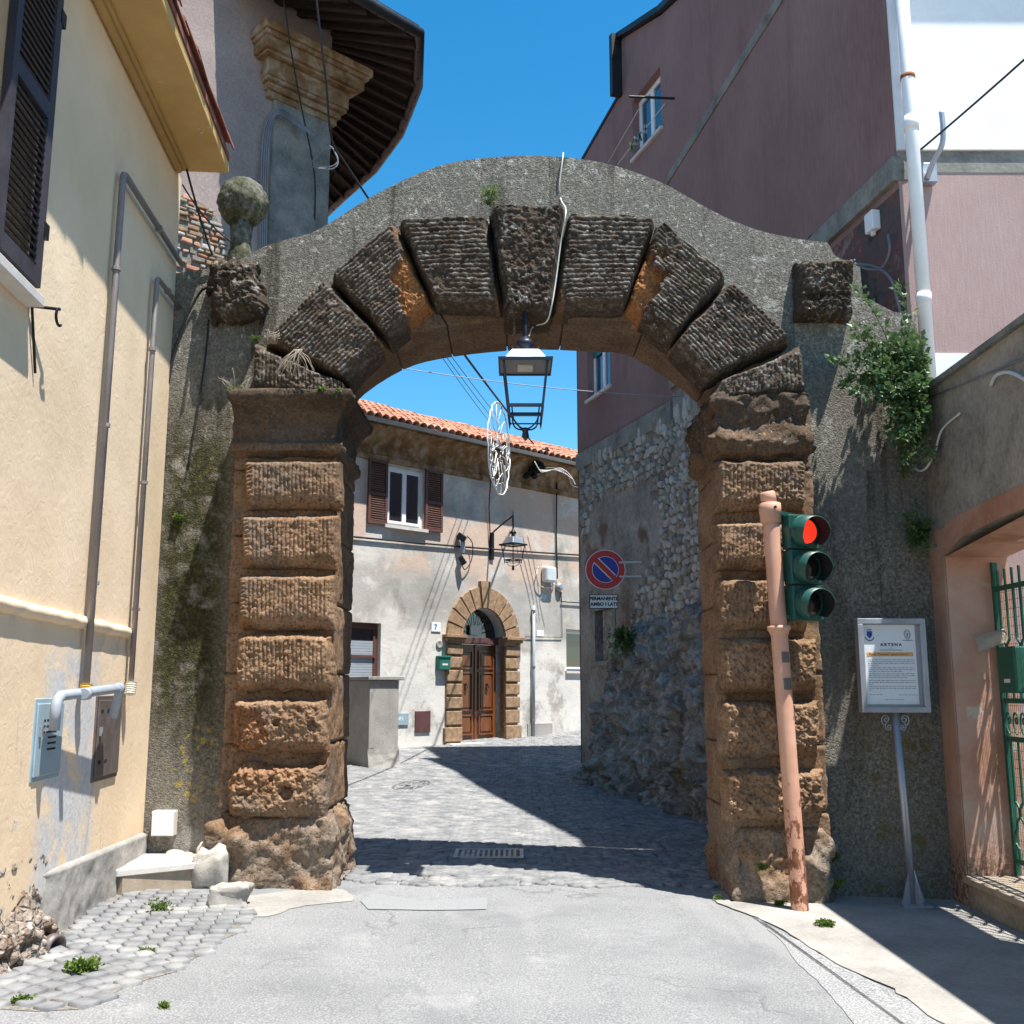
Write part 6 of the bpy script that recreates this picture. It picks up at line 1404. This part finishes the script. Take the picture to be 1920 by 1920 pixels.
# drain grate
gc = at_g(917, 1606); gr = thing('drain_grate', gc, 'cast iron drain grate in the shaded cobbles under the arch', 'drain')
gz = zg(gc.x, gc.y) + .024; gw, gd = .33, .26
m = MB(); m.box((gc.x - gw, gc.y - gd, gz), (gc.x + gw, gc.y - gd + .035, gz + .012)); m.box((gc.x - gw, gc.y + gd - .035, gz), (gc.x + gw, gc.y + gd, gz + .012)); m.box((gc.x - gw, gc.y - gd + .035, gz), (gc.x - gw + .035, gc.y + gd - .035, gz + .012)); m.box((gc.x + gw - .035, gc.y - gd + .035, gz), (gc.x + gw, gc.y + gd - .035, gz + .012))
m.build('frame', MT['galv'], gr); MB().box((gc.x - gw + .03, gc.y - gd + .03, gz - .012), (gc.x + gw - .03, gc.y + gd - .03, gz - .002)).build('plate', MT['iron'], gr)
for k in range(11): MB().box((gc.x - gw + .065 + k * .05, gc.y - gd + .06, gz - .0015), (gc.x - gw + .09 + k * .05, gc.y + gd - .06, gz + .010)).build('rib', MT['galv'], gr)

# ================================================================== fixtures on the right
xd = at_y(1706, 200, 8.86).x
dp = thing('drainpipe', (xd, 8.86, 4.2), 'white plastic drainpipe down the corner of the maroon building', 'drainpipe')
MB().tube([(xd, 8.86, 4.0), (xd, 8.86, 10.15)], .062, 18).build('tube', MT['pvcwhite'], dp, smooth=True)
for py_, mt, r1, h_ in ((145, 'rust', .068, .02), (232, 'pvcwhite', .07, .07), (560, 'pvcwhite', .069, .05)):
    z_ = at_y(1708, py_, 8.86).z; MB().lathe([(.062, -h_), (r1, -h_), (r1, h_), (.062, h_)], (xd, 8.86, z_), (0, 0, 1), 18).build('collar', MT[mt], dp, smooth=True)
bp2 = thing('bent_pipe', at_y(1735, 345, 8.97), 'bent grey steel pipe bracketed beside the white drainpipe', 'pipe')
MB().tube(catmull([at_y(1738, 335, 8.90), at_y(1748, 308, 8.82), at_y(1766, 272, 8.72), at_y(1768, 240, 8.7), at_y(1765, 210, 8.7)], 6), .025, 10).build('tube', MT['galv'], bp2, smooth=True)
a, b = at_y(1727, 345, 8.95), at_y(1752, 310, 8.95); MB().box((a.x, 8.9, a.z), (b.x, 8.99, b.z)).build('bracket', MT['galv'], bp2, bevel=.004)
nb = thing('junction_box', NEAR.at(1658, 435, 0), 'white junction box with cables on the side of the maroon building', 'junction box')
a = NEAR.at(1645, 435, 0); b = NEAR.at(1672, 405, 0); ua_, ub_ = sorted((NEAR.u(a), NEAR.u(b))); pbox('case', NEAR, ua_ + .2, ua_ + .36, a.z, a.z + .2, .0, .09, MT['pvcwhite'], nb, .012)
pbox('cable_gland', NEAR, ua_ + .26, ua_ + .30, a.z - .04, a.z, .03, .06, MT['pvcwhite'], nb)
pr_ = at_x(1868, 1196, 3.93)
A = np.array([[(3.66 + .3 * s_, 8.40 - .14 * t - .05 * s_ + .02 * math.sin(7 * t + s_), 1.98 + .05 * math.sin(5 * t) + .04 * s_ - .09 * t * (1 - s_)) for t in np.linspace(0, 1, 10)] for s_ in np.linspace(0.25, 1, 9)])
o = settag(MB().grid(A).build('folded_leaflet', MT['marbleside']), 'crumpled leaflet tucked into the gate above the letterbox', 'leaflet'); o.modifiers.new('thick', 'SOLIDIFY').thickness = .002

# ================================================================== fixtures on the far house
def on_fac(name, q, d, mat, label, cat, bev=.01): return wall_box(name, FAC, q, d, mat, label, cat, bev)
a, b, c2, e_ = wall_box('', FAC, [(817, 1256), (838, 1230)], .12, None, None, None)
lb = thing('letterbox', FAC.uv((a + b) / 2, c2, 0), 'green letterbox on the wall left of the far door', 'letterbox')
pbox('case', FAC, a, b, c2, e_ - .05, .0, .13, MT['postgreen'], lb, .012); pbox('lid', FAC, a - .012, b + .012, e_ - .05, e_, .0, .15, MT['postgreen'], lb, .015); pbox('label_window', FAC, a + .08, b - .08, c2 + .1, c2 + .14, .13, .134, MT['cream'], lb)
npn = on_fac('number_plate', [(808, 1184), (826, 1168)], .02, MT['signwhite'], 'white enamel house number plate left of the far door', 'number plate', .004)
pc_ = FAC.at(817, 1176, .0225); text('numeral', '7', .16, pc_, FAC.d, UPV, MT['signblue'], npn, bold=.003)
m = MB().lathe([(.09, 0), (.09, .03), (.075, .035), (.04, .02), (.0, .02)], FAC.at(823, 1208, 0), FAC.n, 18); settag(m.build('wall_vent', MT['cement'], smooth=True), 'round grey vent above the letterbox', 'vent')
eb = on_fac('meter_hatch', [(734, 1360), (765, 1337)], .03, MT['boxblue'], 'pale blue electricity meter hatch low on the far house', 'meter cabinet', .004); text('lettering', 'ENEL', .11, FAC.at(749, 1348, .034), FAC.d, UPV, MT['signwhite'], eb, bold=.002)
mh = on_fac('meter_hatch', [(777, 1374), (806, 1333)], .03, MT['maroonsheet'], 'maroon meter hatch left of the far door', 'meter cabinet', .004)
on_fac('plaque', [(1013, 1123), (1024, 1114)], .015, MT['boxblue'], 'small blue plaque above the right of the far door', 'plaque', .003)
on_fac('patch_plate', [(1006, 1193), (1019, 1182)], .012, MT['pvcwhite'], 'small white cover plate right of the far door', 'cover plate', .01)
a, b, c2, e_ = wall_box('', FAC, [(1014, 1092), (1034, 1064)], .1, None, None, None)
eb = thing('meter_box', FAC.uv((a + b) / 2, c2, 0), 'rounded pale cable box with loops on the far house', 'meter box'); pbox('case', FAC, a, b, c2, e_, .0, .2, MT['lamptop'], eb, .06)
MB().tube(catmull([FAC.at(1010, 1062, .05), FAC.at(1006, 1080, .08), FAC.at(1012, 1098, .08), FAC.at(1030, 1102, .08), FAC.at(1040, 1090, .06), FAC.at(1036, 1070, .06)], 5), .014, 6).build('cable_loop', MT['whitecable'], eb, smooth=True)
m = MB().lathe([(.11, 0), (.11, .06), (.09, .1), (.05, .12), (.0, .12)], FAC.at(1046, 1101, 0), FAC.n, 18); settag(m.build('alarm_bell', MT['galv'], smooth=True), 'round grey bell housing right of the cable box', 'bell')
fd_ = thing('downpipe', FAC.at(1000, 1390, .07), 'pale blue downpipe right of the far door', 'downpipe'); MB().tube([FAC.at(1000, 1392, .07), FAC.at(1001, 1135, .07)], .04, 10).build('tube', MT['pvcgrey'], fd_, smooth=True)
for py_ in (1145, 1250, 1350): MB().lathe([(.04, -.02), (.052, -.02), (.052, .02), (.04, .02)], FAC.at(1000.5, py_, .07), (0, 0, 1), 10).build('clip', MT['gutter'], fd_)
fl_ = thing('floodlight', FAC.at(868, 1050, 0), 'black floodlight with a hanging cable loop on the far house', 'floodlight')
p = FAC.at(868, 1008, .1); MB().bar(p, p + Vector((.0, 0, -.35)), .1, .08).build('bracket', MT['galv'], fl_); MB().bar(p + Vector((-.12, -.05, .06)), p + Vector((.06, -.05, -.06)), .16, .14).build('lamp_head', MT['iron'], fl_, bevel=.02); MB().bar(p + Vector((-.06, -.04, -.45)), p + Vector((.05, -.04, -.62)), .14, .12).build('sensor', MT['iron'], fl_, bevel=.02)
MB().tube(catmull([FAC.at(876, 1005, .1), FAC.at(886, 1020, .1), FAC.at(884, 1050, .08), FAC.at(872, 1068, .08), FAC.at(865, 1056, .1)], 6), .012, 6).build('cable_loop', MT['blackcable'], fl_, smooth=True)

# ================================================================== concrete pier across the street
pg = at_g(690, 1442); pg.z = zg(pg.x, pg.y)
pier = thing('concrete_pier', pg, 'grey concrete wall pier with flat cap left of the far door', 'wall pier')
ztp = at_y(690, 1268, pg.y).z; dR = Vector((.80, .6, 0)); dL = Vector((-.72, 1.0, 0)).normalized(); k = [pg, pg + dR * .62, pg + dR * .62 + dL * 3.0, pg + dL * 3.0]
MB().hexa([Vector((q.x, q.y, pg.z - .2)) for q in k] + [Vector((q.x, q.y, ztp - .07)) for q in k]).build('shaft', MT['cement'], pier, bevel=.015)
kk = [pg - dR * .06 - dL * .06, pg + dR * .70 - dL * .06, pg + dR * .7 + dL * 3.05, pg - dR * .06 + dL * 3.05]
MB().hexa([Vector((q.x, q.y, ztp - .068)) for q in kk] + [Vector((q.x, q.y, ztp)) for q in kk]).build('cap', MT['cement'], pier, bevel=.01)
A = []
for t in np.linspace(0, 1, 20): A.append([(pg + dR * (.62 * s_) - dL * (.002 + .14 * (1 - t) ** 2 * (.4 + .6 * s_)) + Vector((0, 0, t * .42 - .05)))[:] for s_ in np.linspace(-.02, 1.02, 20)])
A = np.array(A); A += np.array(-dL) * (.02 * fbm(A, 9, 3, 5))[..., None]; MB().grid(A).build('cement_skirt', MT['concrete'], pier, smooth=True)

# ================================================================== plants
def leaf_quad(m, c_, size, d, r):
    d = d.normalized(); s_ = d.cross(Vector((r.uniform(-1, 1), r.uniform(-1, 1), r.uniform(-1, 1)))).normalized(); n_ = d.cross(s_); w_ = size * r.uniform(.32, .5)
    m.add([c_, c_ + d * size * .45 + s_ * w_ + n_ * size * .08, c_ + d * size, c_ + d * size * .45 - s_ * w_ + n_ * size * .08], [(0, 1, 2), (0, 2, 3)])
def shrub(name, base, sprays, label, leaf, size, mat, r, stem_r=.006, parent=None, cat='shrub'):
    t = thing(name, base, label, cat); st_ = MB(); lf = MB()
    for pts_ in sprays:
        pts_ = catmull(pts_, 4); st_.tube(pts_, [stem_r * (1 - .7 * i / len(pts_)) for i in range(len(pts_))], 5)
        for i in range(1, len(pts_)):
            for k in range(leaf):
                p = pts_[i - 1].lerp(pts_[i], r.random()); d = (pts_[i] - pts_[i - 1]).normalized() * .5 + Vector((r.uniform(-1, 1), r.uniform(-1, .6), r.uniform(-.8, .9)))
                leaf_quad(lf, p + d.normalized() * r.uniform(0, size * 1.3), size * r.choice((.45, .6, .8, 1.0, 1.3)), d, r)
    st_.build('stems', MT['stem'], t, smooth=True); lf.build('foliage', mat, t, recalc=False)
    return t
r = random.Random(101)
base = at_y(1700, 775, 8.66); spr = []
for k in range(64):
    tx, ty = r.choice([(1690, 625), (1660, 680), (1640, 690), (1620, 665), (1700, 660), (1725, 680), (1680, 730), (1690, 770), (1670, 710), (1650, 720), (1715, 720), (1700, 800), (1690, 840), (1640, 655), (1700, 640)])
    e_ = at_y(tx + r.gauss(0, 17), ty + r.gauss(0, 17), 8.66 - r.uniform(.05, .5)); mid = base.lerp(e_, .5) + Vector((r.uniform(-.08, .08), -.08 - r.uniform(0, .12), r.uniform(.0, .12)))
    spr.append([base + Vector((r.uniform(-.08, .08), r.uniform(-.05, .03), r.uniform(-.1, .1))), mid, e_])
for k in range(14):
    e_ = at_y(1665 + r.gauss(0, 55), 690 + r.gauss(0, 75), 8.66 - r.uniform(.1, .45)); spr.append([base, base.lerp(e_, .6) + Vector((0, -.12, r.uniform(-.05, .1))), e_ + Vector((r.uniform(-.06, .06), 0, r.uniform(-.12, .04)))])
shrub('wall_shrub', base, spr, 'bushy green shrub growing from the top of the right wall', 14, .05, MT['leaf'], r)
base = at_y(1722, 1010, 8.68); spr = [[base, base + Vector((r.uniform(-.1, .05), -.08, r.uniform(-.02, .1))), at_y(1718 + r.gauss(0, 14), 990 + r.gauss(0, 22), 8.68 - r.uniform(.02, .2))] for k in range(16)]
shrub('wall_plant', base, spr, 'small dark green plant in the corner above the information board', 11, .035, MT['leaf'], r, .004, cat='plant')
def weed(px_, py_, Y, label, nsp, h_, size, mat=MT['weed'], leaf=3, ground=False, up=1.0):
    base = at_g(px_, py_) if ground else at_y(px_, py_, Y)
    h_ *= .7; size *= .42; leaf = leaf * 2; nsp = int(nsp * 1.4)
    spr = [[base, base + Vector((r.uniform(-.5, .5) * h_, r.uniform(-.6, .1) * h_, h_ * .55 * up)), base + Vector((r.uniform(-1, 1) * h_, r.uniform(-.9, .1) * h_, h_ * r.uniform(.5, 1.1) * up))] for k in range(nsp)]
    return shrub('weed', base, spr, label, leaf, size, mat, r, .002, cat='weed')
weed(443, 748, 8.35, 'leafy weed on the left end of the left capital', 10, .13, .035)
weed(605, 738, 8.3, 'bright leafy weed on the middle of the left capital', 9, .06, .035)
weed(632, 741, 8.3, 'bright leafy weed near the inner end of the left capital', 9, .05, .035)
weed(915, 385, 8.5, 'grassy weed sprouting on top of the ring left of the keystone', 9, .22, .05, leaf=2)
weed(478, 640, 8.5, 'small green weed at the outer end of the lowest left voussoir', 7, .06, .03)
weed(335, 975, 8.74, 'tiny pale green weed on the mossy wall', 6, .05, .04)
weed(1566, 1665, 8.5, 'green weed at the foot of the right pillar by the board', 9, .11, .04)
weed(1560, 1615, 8.6, 'green weed higher up beside the right pillar foot', 8, .09, .04)
weed(1428, 1630, 8.38, 'small weed on the right pillar foot left of the pole', 7, .06, .035)
weed(1545, 1738, 8, 'yellowish grass tuft on the apron beside the pole', 14, .09, .05, leaf=2, ground=True, up=.6)
weed(1462, 1700, 8, 'dark green weed behind the pole base', 9, .06, .035, ground=True)
weed(300, 1712, 8, 'green weed in front of the stone ledge', 9, .12, .04, ground=True)
weed(158, 1825, 8, 'bright green weed beside the clay drain stub', 12, .12, .06, ground=True, up=.7)
weed(275, 1785, 8, 'small sprawling weed between the setts', 7, .07, .03, ground=True, up=.4)
weed(45, 1880, 8, 'tiny weed at the rubble foot of the peach house', 6, .07, .04, ground=True, up=.5)
weed(310, 1888, 8, 'small yellow weed at the edge of the setts', 6, .05, .03, ground=True, up=.4)
weed(1345, 1688, 8, 'little weed at the road edge of the right pillar', 6, .05, .03, ground=True)
p = FAR.at(1172, 1205, .45)
spr = [[p, p + Vector((r.uniform(-.1, .1), -.1, .1)), p + Vector((r.uniform(-.25, .2), r.uniform(-.3, .0), r.uniform(-.25, .25)))] for k in range(14)]
shrub('rock_plant', p, spr, 'green plant growing on the rock beside the slit window', 8, .07, MT['leaf'], r, .004, cat='plant')
# dry stalks on the left springer and along the ring top
def dry(px_, py_, Y, label, nsp, h_, down=False):
    base = at_y(px_, py_, Y); m = MB()
    for k in range(nsp):
        e_ = base + Vector((r.uniform(-.6, .6) * h_, r.uniform(-.3, .05) * h_, (-1 if down else 1) * h_ * r.uniform(.4, 1))); mid = base.lerp(e_, .5) + Vector((r.uniform(-.04, .04), -.03, r.uniform(-.02, .03)))
        m.tube(catmull([base + Vector((r.uniform(-.04, .04), 0, 0)), mid, e_], 4), .0025, 4)
    settag(m.build('dry_stalks', MT['drytwig'], smooth=True), label, 'dry plant')
dry(560, 655, 8.28, 'pale dried stalks hanging over the lowest left voussoir', 26, .3, True)
dry(510, 645, 8.3, 'tangle of dried roots under the second left voussoir', 24, .13)
dry(800, 398, 8.4, 'short dry stalks on top of the ring left of the arch', 8, .16); dry(830, 396, 8.4, 'single dry twigs standing above the fourth left voussoir', 5, .13)
dry(440, 742, 8.4, 'dry twigs sticking out left of the left capital', 9, .25)

# ================================================================== repeats share a group
GROUPS = {'weed': 'weeds growing in cracks', 'dry_stalks': 'dried stalks on the arch', 'gas_pipe': 'gas pipes on the peach house', 'clothes_peg': 'pegs on the clothes line', 'clothes_line': 'clothes lines at the upper window',
          'overhead_wire': 'wires over the street', 'facade_cable': 'cables on the far house', 'tower_cable': 'cables on the corner house', 'cable_bundle': 'cable bundle on the pilaster', 'cable_coil': 'slack cable loops',
          'wall_cable': 'cables on the right hand walls', 'loose_wire': 'loose wires under the far eaves', 'boss_cable': 'cables on the left arch wall', 'eaves_wire': 'wires from the peach eaves', 'meter_cabinet': 'meter cabinets on the peach house', 'meter_hatch': 'meter hatches on the far house', 'junction_box': 'junction boxes'}
for o in list(col.objects):
    k = o.name.split('.')[0]
    if o.parent is None and k in GROUPS and 'label' in o: o['group'] = GROUPS[k]
